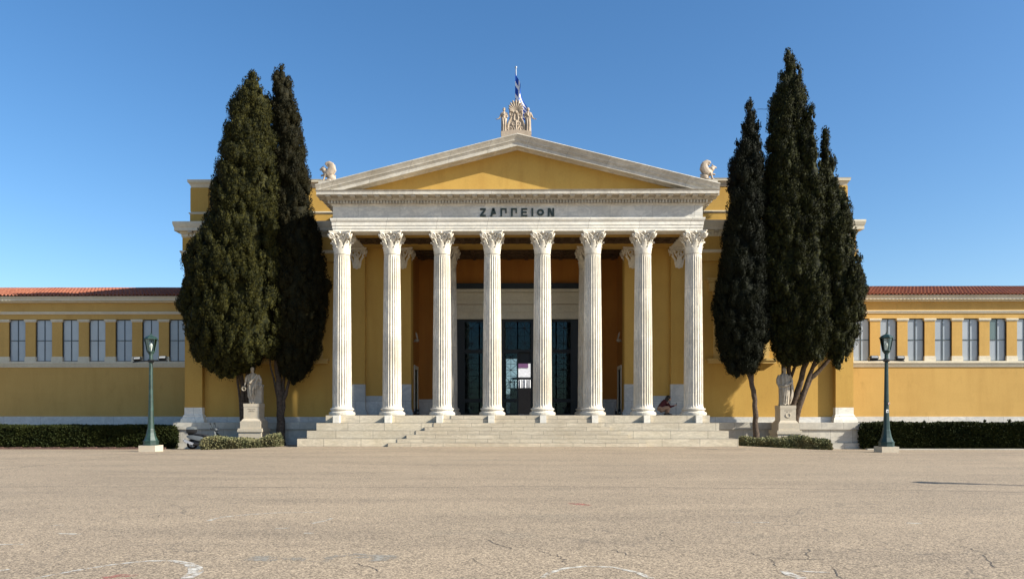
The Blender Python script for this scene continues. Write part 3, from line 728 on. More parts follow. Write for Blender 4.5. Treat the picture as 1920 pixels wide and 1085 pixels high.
# ================================================================== WINGS
YG = 44.0; WEND = 37.5
def zz(py): return EYE + (HOR-py)*YG/FPX
for s in (-1, 1):
    def bxs(m, xa, xb, *r, mi=0):
        a, b = sorted((s*xa, s*xb)); m.box(a, b, *r, mi=mi)
    per = 1.605; w0 = 20.34; nwin = 10
    m = MB(); bxs(m, HW-.02, WEND, YG, YG+.5, 1.28, 4.34)
    bxs(m, HW-.02, w0-.50, YG, YG+.5, 4.34, 7.14)
    for i in range(nwin):
        xa = w0+i*per+.50; xb = w0+(i+1)*per-.50
        if i == nwin-1: xb = WEND
        bxs(m, xa, xb, YG+.02, YG+.5, 4.34, 7.14)
    bxs(m, HW-.02, WEND, YG+.45, YG+.6, 4.34, 7.14)
    bxs(m, HW-.02, WEND, YG-.01, YG+.6, 7.14, 7.45); bxs(m, HW-.02, WEND, YG+.0, YG+.6, 7.6, 8.13); bxs(m, WEND-.4, WEND, YG+.6, 52, 1.28, 8.13)
    part(m, 'wing_wall', M_yelw)
    m = MB(); bxs(m, HW-.02, WEND, YG-.06, YG+.3, -.6, 1.345); part(m, 'wing_plinth', M_band)
    m = MB(); bxs(m, HW-.02, WEND, YG-.09, YG+.44, 4.38, 4.50); bxs(m, HW-.02, WEND, YG-.15, YG+.44, 4.50, 4.625); bxs(m, HW-.02, WEND, YG-.05, YG+.2, 4.28, 4.38); part(m, 'sill_course', M_trim)
    m = MB(); bxs(m, HW-.02, WEND, YG-.06, YG+.4, 7.45, 7.60); bxs(m, HW-.02, WEND, YG-.10, YG+.4, 7.55, 7.598); part(m, 'string_course', M_trim)
    m = MB(); bxs(m, HW-.02, WEND, YG-.14, YG+.4, 8.13, 8.22); bxs(m, HW-.02, WEND, YG-.32, YG+.4, 8.22, 8.44); bxs(m, HW-.02, WEND, YG-.38, YG+.4, 8.40, 8.47); part(m, 'eaves_fascia', M_trim)
    for i in range(nwin+1):
        if i == 0: xa, xb = w0-.50-.66, w0-.50
        else: xa, xb = w0+(i-1)*per+.50, w0+i*per-.50
        a, b = sorted((s*xa, s*xb))
        m = MB(); m.box(a+.0, b-.0, YG-.03, YG+.06, 4.9, 7.0); po = part(m, 'window_pier', M_yelw)
        c = MB(); c.box(a-.03, b+.03, YG-.06, YG+.2, 6.98, 7.04); c.box(a-.055, b+.055, YG-.09, YG+.2, 7.04, 7.135); c.build('pier_capital', M_trim, po)
        c = MB(); c.box(a-.03, b+.03, YG-.07, YG+.2, 4.626, 4.86); c.box(a-.015, b+.015, YG-.05, YG+.2, 4.86, 4.92); c.build('pier_base', M_trim, po)
    for i in range(nwin):
        x = s*(w0+i*per); f = MB()
        for xa in (-.50, -.018, .46): f.box(x+xa, x+xa+(.04 if abs(xa) > .1 else .036), YG+.07, YG+.15, 4.626, 7.14)
        for za in (4.626, 5.86, 7.09): f.box(x-.50, x+.50, YG+.075, YG+.145, za, za+.045)
        fo = part(f, 'window', M_fr)
        odd = (s > 0 and i == 5)
        p1 = MB(); p1.box(x-.50, x+.50, YG+.105, YG+.12, 4.626, 7.14)
        if odd:
            p1 = MB(); p1.box(x, x+.50, YG+.105, YG+.12, 4.626, 7.14); p1.box(x-.50, x, YG+.105, YG+.12, 4.626, 5.88)
            p2 = MB(); p2.box(x-.50, x, YG+.106, YG+.119, 5.88, 7.14); p2.build('pane', M_pane2, fo)
        p1.build('pane', M_pane, fo)
    # tiled roof: rounded cover tiles in stepped courses
    m = MB(); rise = (9.62-8.46)/4.6; n = int((WEND-HW+.4)/.22); seg = 6; courses = 12; x0 = HW-.3
    for c in range(courses):
        ya = YG-.48 + c*4.9/courses; yb2 = ya + 4.9/courses + .06; za = 8.50 + (ya-(YG-.48))*rise + .03; zb4 = 8.50 + (yb2-(YG-.48))*rise
        va = []; vb = []
        for i in range(n*seg+1):
            f = (i % seg)/seg; x = x0 + i*.22/seg; h = .075*math.sin(PI*min(1, f/.66)) if f < .66 else -.012
            jit = .006*math.sin(i//seg*12.9898+c*7.1); va.append((s*x, ya, za+h+jit)); vb.append((s*x, yb2, zb4+h*.85))
        k = len(va); bot = [(p[0], p[1], p[2]-.03) for p in va]
        m.add(va+vb+bot, [(i, i+1, k+i+1, k+i) for i in range(k-1)] + [(2*k+i, 2*k+i+1, i+1, i) for i in range(k-1)])
    bxs(m, HW-.3, WEND, YG+4.3, YG+4.55, 9.5, 9.74)
    bxs(m, HW-.3, WEND, YG-.3, YG+4.4, 8.40, 8.465)
    yr = YG+4.45; m.add([(s*(HW-.3), yr, 9.6), (s*WEND, yr, 9.6), (s*WEND, yr+4.6, 8.4), (s*(HW-.3), yr+4.6, 8.4)], [(0,1,2,3)])
    part(m, 'tiled_roof', M_tile, fix=False)
# ================================================================== COURTYARD SEEN THROUGH THE DOOR
M_cloth = plain('white_cloth', (.72,.72,.74), .8, .1); M_board = plain('white_board', (.74,.74,.76), .6, .2); M_purple = plain('purple_panel', (.17,.08,.17), .6, .2); M_black = plain('black_cloth', (.012,.012,.014), .8, .1)
Yc = 66.0; f = lambda px, py, Y=Yc: P(px, py, Y)
a = f(940, 664); b = f(1002, 708)
m = MB(); m.box(a.x, b.x, Yc+.9, Yc+1.1, -.3, a.z+.6); bd = m.build('display_wall', M_board)
tag(bd, 'white display wall with a purple panel seen through the open hall door', 'display wall')
m = MB(); p0 = f(970.5, 673); p1 = f(990.5, 688); m.box(p0.x, p1.x, Yc+.86, Yc+.897, p1.z, p0.z); m.build('purple_panel', M_purple, bd)
m = MB(); p0 = f(960, 706); p1 = f(999, 711.5); m.box(p0.x, p1.x, Yc+.86, Yc+.897, p1.z, p0.z); m.build('dark_strip', M_dark, bd)
m = MB(); p0 = f(948, 711.5, Yc-1); p1 = f(997, 727, Yc-1); n = 60; fr_ = []
for k in range(n+1):
    x = p0.x + (p1.x-p0.x)*k/n; fr_.append((x, Yc-1 - .05*math.sin(k*1.7) - .02*math.sin(k*.6)))
m.rings([[(x, y, p1.z) for x, y in fr_] + [(p1.x, Yc+.2, p1.z), (p0.x, Yc+.2, p1.z)], [(x, y+.01, p0.z) for x, y in fr_] + [(p1.x, Yc+.2, p0.z), (p0.x, Yc+.2, p0.z)]])
tag(m.build('draped_table', M_cloth), 'table under a pleated white cloth deep behind the open hall door', 'table')
m = MB(); p2 = f(956.5, 727, Yc-1.4); m.box(p2.x, p1.x+.6, Yc-1.4, Yc+.6, -.3, p1.z-.003); tag(m.build('black_stage', M_black), 'black stage block carrying the white draped table behind the hall door', 'stage')

# ================================================================== STATUES
def figure(m, rings, folds=9, amp=.022, sk=7.0, n=48):
    rr = []
    for (z, cx, cy, rx, ry) in rings:
        rr.append([(cx + rx*(1+amp/rx*math.sin(folds*t+sk*z)+.35*amp/rx*math.sin(folds*2.3*t-sk*1.6*z))*math.cos(t),
                    cy + ry*(1+amp/ry*math.sin(folds*t+sk*z))*math.sin(t), z) for t in [2*PI*j/n for j in range(n)]])
    m.rings(rr)
def interp(rows, k=5):
    out = []
    for a, b in zip(rows[:-1], rows[1:]):
        for i in range(k): out.append(tuple(p+(q-p)*i/k for p, q in zip(a, b)))
    return out + [rows[-1]]
def head(m, c, s=1.0, face=(0,-1,0), beard=False, hair=False):
    c = Vector(c); f_ = Vector(face).normalized(); r_ = Vector((-f_.y, f_.x, 0)); up = Vector((0,0,1))
    m.ell(c + up*.02*s, (.098*s,.105*s,.13*s), 16, 10)
    m.ell(c + f_*.035*s - up*.06*s, (.07*s,.075*s,.085*s), 12, 8)
    m.tube([c + f_*.095*s + up*.03*s, c + f_*.125*s - up*.03*s, c+f_*.10*s-up*.04*s], [.012*s,.022*s,.012*s], 6)
    for q in (-1, 1):
        m.ell(c + r_*.098*s*q, (.02*s,.025*s,.035*s), 8, 6); m.ell(c + f_*.088*s + r_*.04*s*q + up*.045*s, (.035*s,.02*s,.014*s), 8, 6)
    m.ell(c + f_*.10*s - up*.075*s, (.035*s,.02*s,.013*s), 8, 6)
    if beard: m.ell(c + f_*.06*s - up*.11*s, (.06*s,.06*s,.08*s), 10, 7)
    if hair: m.ell(c - f_*.02*s + up*.05*s, (.112*s,.118*s,.12*s), 14, 8); m.ell(c - f_*.10*s - up*.02*s, (.07*s,.06*s,.08*s), 10, 7)
def hand(m, w, d, side, s=1.0, curl=.6, up=(0,0,1)):
    """palm, four unequal curled fingers and a thumb; w wrist, d direction"""
    w = Vector(w); d = Vector(d).normalized(); sd = Vector(side).normalized(); nn = d.cross(sd).normalized()
    m.tube([w, w+d*.04*s, w+d*.095*s], [.026*s,.034*s,.034*s], 8, sx=1, sy=.7)
    for i, L in enumerate((.070,.080,.075,.058)):
        b = w + d*.09*s + sd*(.024*(1.5-i))*s*.75; k1 = b + (d*math.cos(curl*.6)+nn*math.sin(curl*.6))*L*.5*s; k2 = k1 + (d*math.cos(curl*1.5)+nn*math.sin(curl*1.5))*L*.35*s; k3 = k2 + (d*math.cos(curl*2.4)+nn*math.sin(curl*2.4))*L*.25*s
        m.tube([b, k1, k2, k3], [.0105*s,.0095*s,.0085*s,.0065*s], 6)
    b = w + d*.03*s + sd*.028*s; k1 = b + (d*.6+sd*.8)*.035*s; m.tube([b, k1, k1+(d*.9+nn*.4)*.035*s], [.013*s,.011*s,.008*s], 6)
def pedestal(px, py_top, Y, name_lines, wreath):
    c = P(px, py_top, Y); ped = empty('stone_pedestal', (c.x, Y, -.35)); H = c.z + .35; m = MB()
    w = .395
    def blk(hw, z0, z1): m.box(-hw, hw, -hw, hw, z0, z1)
    blk(w+.012, H-.16, H); blk(w, H-.77, H-.159); m.sweep([(-w,-w),(w,-w),(w,w),(-w,w)], [(0,H-.90),(.09,H-.90),(.08,H-.86),(.03,H-.80),(0,H-.765),(-.1,H-.765),(-.1,H-.9)], True)
    blk(w+.135, H-1.265, H-.901); blk(w+.22, H-1.32, H-1.264); blk(w+.24, H-1.445, H-1.319); blk(w+.19, 0, H-1.444)
    m.build('die', M_ped, ped)
    l = MB(); r = random.Random(int(px))
    for z, n, hw in name_lines:
        for i in range(n):
            x = -hw + 2*hw*(i+.5)/n
            if abs(i-n*.58) < .6: continue
            l.box(x-.011, x+.011, -w-.004, -w+.01, H-z-.018-r.uniform(0,.006), H-z+.018)
    l.build('cut_inscription', plain('inscription_shade', (.26,.22,.17)), ped)
    if wreath:
        t = MB()
        pts = [(.115*math.cos(a), -w-.006, H-.50+.10*math.sin(a)) for a in np.linspace(PI*.75, PI*2.35, 16)]; t.tube(pts, [.012]+[.024]*14+[.010], 6)
        for i in range(2, 15): t.ell((pts[i][0]*1.15, -w-.01, (pts[i][2]-H+.5)*1.15+H-.5), (.02,.015,.02), 6, 5)
        t.build('wreath_relief', M_ped, ped)
    return ped, c
pedA, cA = pedestal(476.5, 756.3, 38.1, [(.28,16,.20),(.355,7,.09),(.40,14,.165)], False)
tag(pedA, 'stepped stone pedestal with two short cut inscription lines, under the wreath-holding statue', 'pedestal', 'statue pedestals')
pedB, cB = pedestal(1472.5, 759.7, 38.1, [(.26,15,.20),(.34,6,.10)], True)
tag(pedB, 'stepped stone pedestal with a carved wreath relief, under the statue with folded arm', 'pedestal', 'statue pedestals')
# left statue: toga, lowered arm holding a wreath, leaning on a pillar
sA = empty('marble_statue', (cA.x-.02, 38.1, cA.z)); tag(sA, 'pale statue of a robed man holding a wreath in his lowered hand', 'statue', 'garden statues')
m = MB()
figure(m, interp([(.0,-.05,0,.17,.17),(.25,-.06,0,.18,.165),(.34,-.08,-.01,.215,.18),(.6,-.06,-.01,.235,.20),(.9,-.03,-.01,.265,.21),(1.15,-.02,0,.275,.20),(1.33,-.03,0,.285,.185),(1.45,-.03,0,.265,.15),(1.53,-.04,0,.16,.12),(1.57,-.05,0,.08,.08)]), 8, .026, 6.5)
m.tube([(-.05,0,1.5),(-.055,-.01,1.66)], [.075,.065], 10); head(m, (-.065,-.02,1.75), 1.0, (-.35,-1,0))
m.tube([(-.26,0,1.46),(-.36,-.02,1.30),(-.38,-.03,1.14)], [.085,.095,.088], 10); m.tube([(-.375,-.03,1.16),(-.41,-.07,1.04),(-.43,-.10,.92)], [.06,.052,.038], 8); hand(m, (-.43,-.10,.93), (-.12,-.1,-1), (.3,-.9,0), 1.2)
m.tube([(.22,0,1.47),(.32,.0,1.28),(.35,.03,1.10),(.33,-.10,1.0),(.36,-.16,.97)], [.085,.09,.08,.06,.045], 10); hand(m, (.35,-.15,.98), (.3,-.5,-.6), (.9,.2,0), 1.1)
# diagonal roll of the toga and falling edge
m.tube([(.20,-.10,1.50),(.05,-.20,1.25),(-.12,-.235,1.06),(-.26,-.15,.95)], [.05,.06,.06,.05], 8); m.tube([(.28,-.06,1.45),(.16,-.22,1.1),(.04,-.23,.75),(-.02,-.20,.42)], [.04,.05,.05,.03], 8)
m.tube([(.18,-.16,1.3),(.17,-.21,.9),(.15,-.19,.45)], [.04,.045,.03], 8)
for x, y in ((-.10,-.15),(.06,-.22)): m.ell((x, y, .04), (.055,.13,.045), 10, 6)
m.box(.10,.44,-.12,.22,0,.96); m.box(.08,.46,-.15,.25,.90,.99); m.ell((.38,-.05,.86), (.10,.13,.20), 10, 7)
m.build('robed_figure', M_stat, sA, remesh=.016)
wr = MB(); wr.tube([(-.465+.098*math.cos(a), -.13, .77+.098*math.sin(a)) for a in np.linspace(0, 2*PI, 20)], .026, 8); wr.build('stone_wreath', M_stat, sA)
# right statue: cloak held by the folded arm
sB = empty('marble_statue', (cB.x-.02, 38.1, cB.z)); tag(sB, 'pale statue of a bearded robed man with one arm folded over his cloak', 'statue', 'garden statues')
m = MB()
figure(m, interp([(.0,-.07,0,.25,.20),(.15,-.07,0,.22,.19),(.5,-.06,0,.225,.195),(.8,-.05,-.01,.25,.21),(1.1,-.04,0,.275,.21),(1.35,-.04,0,.285,.195),(1.5,-.05,0,.27,.16),(1.60,-.05,0,.16,.12),(1.65,-.05,0,.08,.08)]), 9, .024, 2.0)
m.tube([(-.05,0,1.6),(-.045,-.01,1.74)], [.075,.065], 10); head(m, (-.04,-.03,1.83), 1.0, (.35,-1,0), True)
m.tube([(-.28,0,1.54),(-.36,0,1.34),(-.37,-.01,1.12)], [.085,.092,.08], 10); m.tube([(-.37,-.01,1.14),(-.33,-.06,.98),(-.29,-.10,.87)], [.062,.052,.038], 8); hand(m, (-.29,-.10,.88), (.2,-.2,-1), (.3,-.9,0), 1.15)
m.tube([(.20,0,1.54),(.30,0,1.36),(.33,-.04,1.18)], [.085,.09,.08], 10); m.tube([(.33,-.04,1.18),(.20,-.20,1.14),(.06,-.25,1.10)], [.07,.058,.042], 8); hand(m, (.07,-.25,1.10), (-1,-.1,.05), (0,-.3,1), 1.1)
m.tube([(-.30,-.10,1.02),(-.10,-.235,.98),(.12,-.25,1.06),(.30,-.12,1.20)], [.05,.065,.065,.05], 8)
for (x0, x1, y, r_) in ((-.06,-.14,-.20,.035),(.02,-.04,-.22,.035),(.10,.06,-.20,.035),(.18,.12,-.16,.03)): m.tube([(x0,y,1.0),((x0+x1)/2,y-.02,.5),(x1,y+.02,.05)], r_, 7)
m.tube([(.33,-.06,1.2),(.38,-.03,.85),(.33,-.02,.45),(.24,-.02,.08)], [.05,.075,.085,.05], 8); m.tube([(.28,-.14,1.12),(.30,-.14,.7),(.22,-.14,.30)], [.04,.05,.03], 8)
for x, y in ((-.10,-.20),(.07,-.24)): m.ell((x, y, .04), (.055,.12,.045), 10, 6)
m.build('robed_figure', M_stat, sB, remesh=.016)
# ---- winged beasts on the pediment corners
def beast(px, sgn, beak):
    c = P(px, 340, 35.75); z0 = zg(abs(c.x - XC)) + .05
    o = empty('winged_beast_statue', (c.x, 35.85, z0 + .06)); m = MB()
    m.ell((-.05,0,.42), (.17,.15,.19)); m.ell((.17,0,.19), (.20,.16,.19)); m.tube([(-.05,0,.42),(.08,0,.30),(.2,0,.22)], [.14,.13,.15], 12)
    m.tube([(-.06,0,.5),(-.15,0,.58),(-.22,0,.64)], [.13,.12,.10], 12); m.ell((-.24,0,.64), (.105,.095,.10)); m.ell((-.16,0,.56), (.13,.14,.14))
    if beak: m.tube([(-.30,0,.66),(-.38,0,.64),(-.40,0,.58)], [.055,.04,.012], 8); m.tube([(-.2,.05,.72),(-.17,.06,.82)], [.03,.01], 6); m.tube([(-.2,-.05,.72),(-.17,-.06,.82)], [.03,.01], 6)
    else: m.ell((-.33,0,.605), (.07,.06,.055)); m.ell((-.2,.075,.73), (.03,.03,.04), 8, 6); m.ell((-.2,-.075,.73), (.03,.03,.04), 8, 6)
    m.tube([(-.08,-.09,.36),(-.14,-.09,.2),(-.20,-.09,.04),(-.29,-.09,.03)], [.075,.05,.045,.04], 8); m.tube([(-.10,.09,.40),(-.22,.09,.36),(-.36,.09,.33)], [.07,.05,.045], 8)
    m.ell((.05,-.14,.05), (.15,.06,.05), 10, 6); m.ell((.05,.14,.05), (.15,.06,.05), 10, 6)
    m.tube([(.32,0,.06),(.38,0,.14),(.35,0,.24),(.37,0,.33)], [.035,.03,.03,.045], 8)
    for q in (-1, 1):
        pts = [(-.02,.34),(.12,.44),(.22,.62),(.20,.80),(.08,.88),(-.04,.86),(-.07,.78)]; m.tube([(x, q*.13, z) for x, z in pts], [.12,.18,.18,.15,.11,.075,.05], 10, sx=1.0, sy=.35)
        for k in range(5): m.tube([(-.02+.05*k, q*.155, .42-.02*k), (.10+.03*k, q*.16, .52+.02*k), (.26-.015*k, q*.15, .70-.06*k)], .022, 5)
    st = m.build('beast_figure', M_rstat, o, remesh=.016)
    if sgn > 0: st.scale = (-1, 1, 1)
    b = MB(); b.box(-.40, .42, -.22, .22, -.20, .005); pl = b.build('plinth', M_corn, o)
    if sgn > 0: pl.scale = (-1, 1, 1)
    return o
tag(beast(613.5, -1, False), 'winged lion-like statue seated on the pediment corner beside the rounded cypresses', 'statue', 'winged beasts on the pediment')
tag(beast(1329, 1, True), 'winged beaked statue seated on the pediment corner beside the dark slim cypress', 'statue', 'winged beasts on the pediment')
# ---- crowning palmette with two draped figures
cP = P(967.5, 248.6, 35.75); ZB = 15.09
m = MB(); m.prism([(-.71,14.72),(0,14.88),(.71,14.72),(.71,ZB-.01),(0,ZB+.065),(-.71,ZB-.01)], .56, at=35.52)
o = m.build('acroterion_block', M_rstat, loc=(cP.x,0,0)); tag(o, 'gabled stone block on the pediment peak carrying the palmette', 'plinth')
pal = empty('palmette_ornament', (cP.x, 35.75, ZB)); tag(pal, 'carved fan-shaped palmette with scrolls on the pediment peak', 'ornament')
m = MB(); out = [(-.20,0)]
for a in np.linspace(-1, 1, 25): out.append((.25*math.sin(a*PI/2)*(1.0), .88+.50*math.cos(a*PI/2)))
m.prism([(-.38,.0),(-.42,.16),(-.34,.45),(-.28,.62),(-.30,.85)] + [(.30*math.sin(a), .86+.46*math.cos(a)) for a in np.linspace(-1.5,1.5,16)] + [(.30,.85),(.28,.62),(.34,.45),(.42,.16),(.38,.0)], .12, at=-.045)
for k in range(11):
    a = (k-5)*.285; L = .27+.25*max(0, math.cos(a*1.05)); d = Vector((math.sin(a), 0, math.cos(a))); b = Vector((0,-.03,.86))
    m.tube([b+d*.06, b+d*L*.5+Vector((0,-.03,0)), b+d*L*.9+Vector((0,-.05,0)), b+d*L+Vector((0,-.02,-.01))], [.022,.036,.042,.018], 7)
for q in (-1, 1):
    m.tube([(q*x, -.05, z) for x, z in [(.04,.42),(.10,.56)] + spiral(.19,.76,.125,1.5,PI*1.1,-1)], [.03]*2+list(np.linspace(.035,.018,22)), 6)
    m.tube([(q*x, -.05, z) for x, z in [(.20,.62),(.30,.46),(.36,.28)] + spiral(.25,.15,.125,1.4,.6,-1)], [.035,.045,.05]+list(np.linspace(.045,.02,22)), 6)
    m.tube([(q*x, -.06, z) for x, z in [(.02,.30)] + spiral(.12,.36,.085,1.3,PI*1.2,1)], [.03]+list(np.linspace(.03,.016,22)), 6)
    m.tube([(q*.05,-.05,.0),(q*.07,-.06,.14),(q*.12,-.06,.25)], [.04,.035,.02], 6)
m.ell((0,-.05,.84), (.07,.06,.07)); m.tube([(0,-.05,0),(0,-.06,.3),(0,-.05,.5)], [.05,.04,.05], 8)
m.build('carved_palmette', M_rstat, pal, remesh=.013).scale = (1.12,1.1,1.14)
def small_figure(x, q, lab):
    o = empty('draped_figure_statue', (cP.x+x, 35.75, ZB)); o.scale = (1.12,1.12,1.13); m = MB(); tag(o, lab, 'statue', 'draped figures beside the palmette')
    figure(m, interp([(0,0,0,.125,.11),(.3,0,0,.115,.10),(.55,0,0,.12,.105),(.68,0,0,.105,.09),(.80,0,0,.13,.09),(.86,0,0,.10,.07),(.89,0,0,.045,.045)]), 8, .014, 3)
    m.tube([(0,0,.85),(0,0,.93)], .038, 8); head(m, (0,-.01,.97), .60, (q*.2,-1,0), False, True)
    m.tube([(q*.11,0,.83),(q*.16,-.01,.70),(q*.20,-.03,.60),(q*.28,-.05,.56)], [.042,.04,.033,.025], 8); hand(m, (q*.28,-.05,.56), (q,-.2,-.1), (0,-1,.2), .6)
    m.tube([(-q*.11,0,.83),(-q*.15,-.02,.69),(-q*.12,-.09,.62)], [.042,.038,.03], 8)
    m.tube([(-q*.08,-.08,.80),(q*.02,-.11,.66),(q*.10,-.08,.60)], .022, 6); m.tube([(-.06,-.10,.6),(-.03,-.12,.3),(-.04,-.10,.02)], .022, 6); m.tube([(.05,-.10,.6),(.05,-.12,.3),(.04,-.10,.02)], .022, 6)
    m.build('draped_figure', M_rstat, o, remesh=.010)
    b = MB(); b.box(-.14,.14,-.14,.14,-.12,.004); b.build('base', M_rstat, o)
small_figure(-.575, -1, 'draped figure left of the palmette with its hand out towards the rounded cypresses')
small_figure(.585, 1, 'draped figure right of the palmette with its hand out towards the dark cypresses')
# ---- flag on its pole behind the pediment
YFL = 42.0; pt = P(967.5, 124, YFL); M_pole = plain('pole_paint', (.22,.25,.30), .4, .5)
m = MB(); m.tube([(pt.x,YFL,14.1),(pt.x,YFL,pt.z-.12)], [.045,.028], 10); m.lathe([(.001,pt.z-.14),(.06,pt.z-.12),(.06,pt.z-.04),(.001,pt.z)], 10, (pt.x,YFL,0))
tag(m.build('flagpole', M_pole), 'slim pale flagpole rising behind the palmette', 'flagpole')
M_fw = plain('flag_white', (.78,.78,.78), .8, .1, var=.05); M_fb = plain('flag_blue', (.018,.07,.36), .8, .1, var=.1)
NU, NV = 72, 54; m = MB(); ztop = P(967, 138, YFL).z
for j in range(NV+1):
    for i in range(NU+1):
        u = i/NU; v = j/NV
        fold = math.sin(u*13+v*2.2)*.5 + math.sin(u*27+1+v)*.2
        x = pt.x - .05 + .74*u + .10*math.sin(u*10.5+v*1.2)*min(1,u*3) + .10*math.sin(PI*u)*(1-v) ; y = YFL - .08 + .16*math.cos(u*10.5+v*1.2)*min(1,u*3) - .16*min(1,u*3)
        m.v.append((x, y, ztop - (2.85*u*(1-v) + v*(2.1+1.05*u)) + .05*math.sin(u*9+v)*u))
for j in range(NV):
    for i in range(NU):
        u = (i+.5)/NU*1.5; v = (j+.5)/NV       # cloth is 3:2
        sidx = int(v*9); white = sidx % 2 == 1
        if v < 5/9 and u < 5/9: 
            white = abs(u-2.5/9) < .5/9 or abs(v-2.5/9) < .5/9
        m.f.append((j*(NU+1)+i, j*(NU+1)+i+1, (j+1)*(NU+1)+i+1, (j+1)*(NU+1)+i)); m.m.append(0 if white else 1)
tag(m.build('national_flag', [M_fw, M_fb], smooth=True, fix=False), 'blue and white striped flag hanging limp from the roof pole', 'flag')

# ================================================================== TREES
def leaf_mesh(centers, normals, K, size, spread, upb=.7, seed=1, aspect=1.9):
    """many small leaf blades scattered about clump centres"""
    r = np.random.default_rng(seed); n = len(centers); N = n*K
    C = np.repeat(centers, K, 0); Nn = np.repeat(normals, K, 0)
    off = r.normal(0, 1, (N,3)); off /= np.maximum(1e-6, np.linalg.norm(off, axis=1))[:,None]; off *= (r.random((N,1))**.45)
    Pp = C + off*np.array(spread) + Nn*.03
    d = Nn*.45 + off*.45 + np.array([0,0,upb]) + r.normal(0,.35,(N,3)); d /= np.linalg.norm(d, axis=1)[:,None]
    s = np.cross(d, r.normal(0,1,(N,3))); s /= np.maximum(1e-6, np.linalg.norm(s, axis=1))[:,None]
    L = size*(.6+.8*r.random((N,1))); w = L/aspect
    V = np.stack([Pp - s*w*.35, Pp + d*L*.5 - s*w*.55, Pp + d*L, Pp + d*L*.45 + s*w*.55], 1).reshape(-1,3)
    return V, N
def mesh_np(name, V, nq, mat, parent=None, extra=None):
    me = bpy.data.meshes.new(name); ev = np.zeros((0,3)); ef = np.zeros((0,4), int)
    if extra is not None: ev, ef = extra
    VV = np.concatenate([V, ev]); F = np.concatenate([np.arange(nq*4).reshape(-1,4), ef + len(V)])
    me.vertices.add(len(VV)); me.vertices.foreach_set('co', VV.astype(np.float32).ravel())
    me.loops.add(F.size); me.loops.foreach_set('vertex_index', F.astype(np.int32).ravel())
    me.polygons.add(len(F)); me.polygons.foreach_set('loop_start', np.arange(0, F.size, 4, dtype=np.int32)); me.polygons.foreach_set('loop_total', np.full(len(F), 4, np.int32))
    me.materials.append(mat); me.update(calc_edges=True); me.validate()
    o = bpy.data.objects.new(name, me); COL.objects.link(o)
    if parent is not None: o.parent = parent
    return o
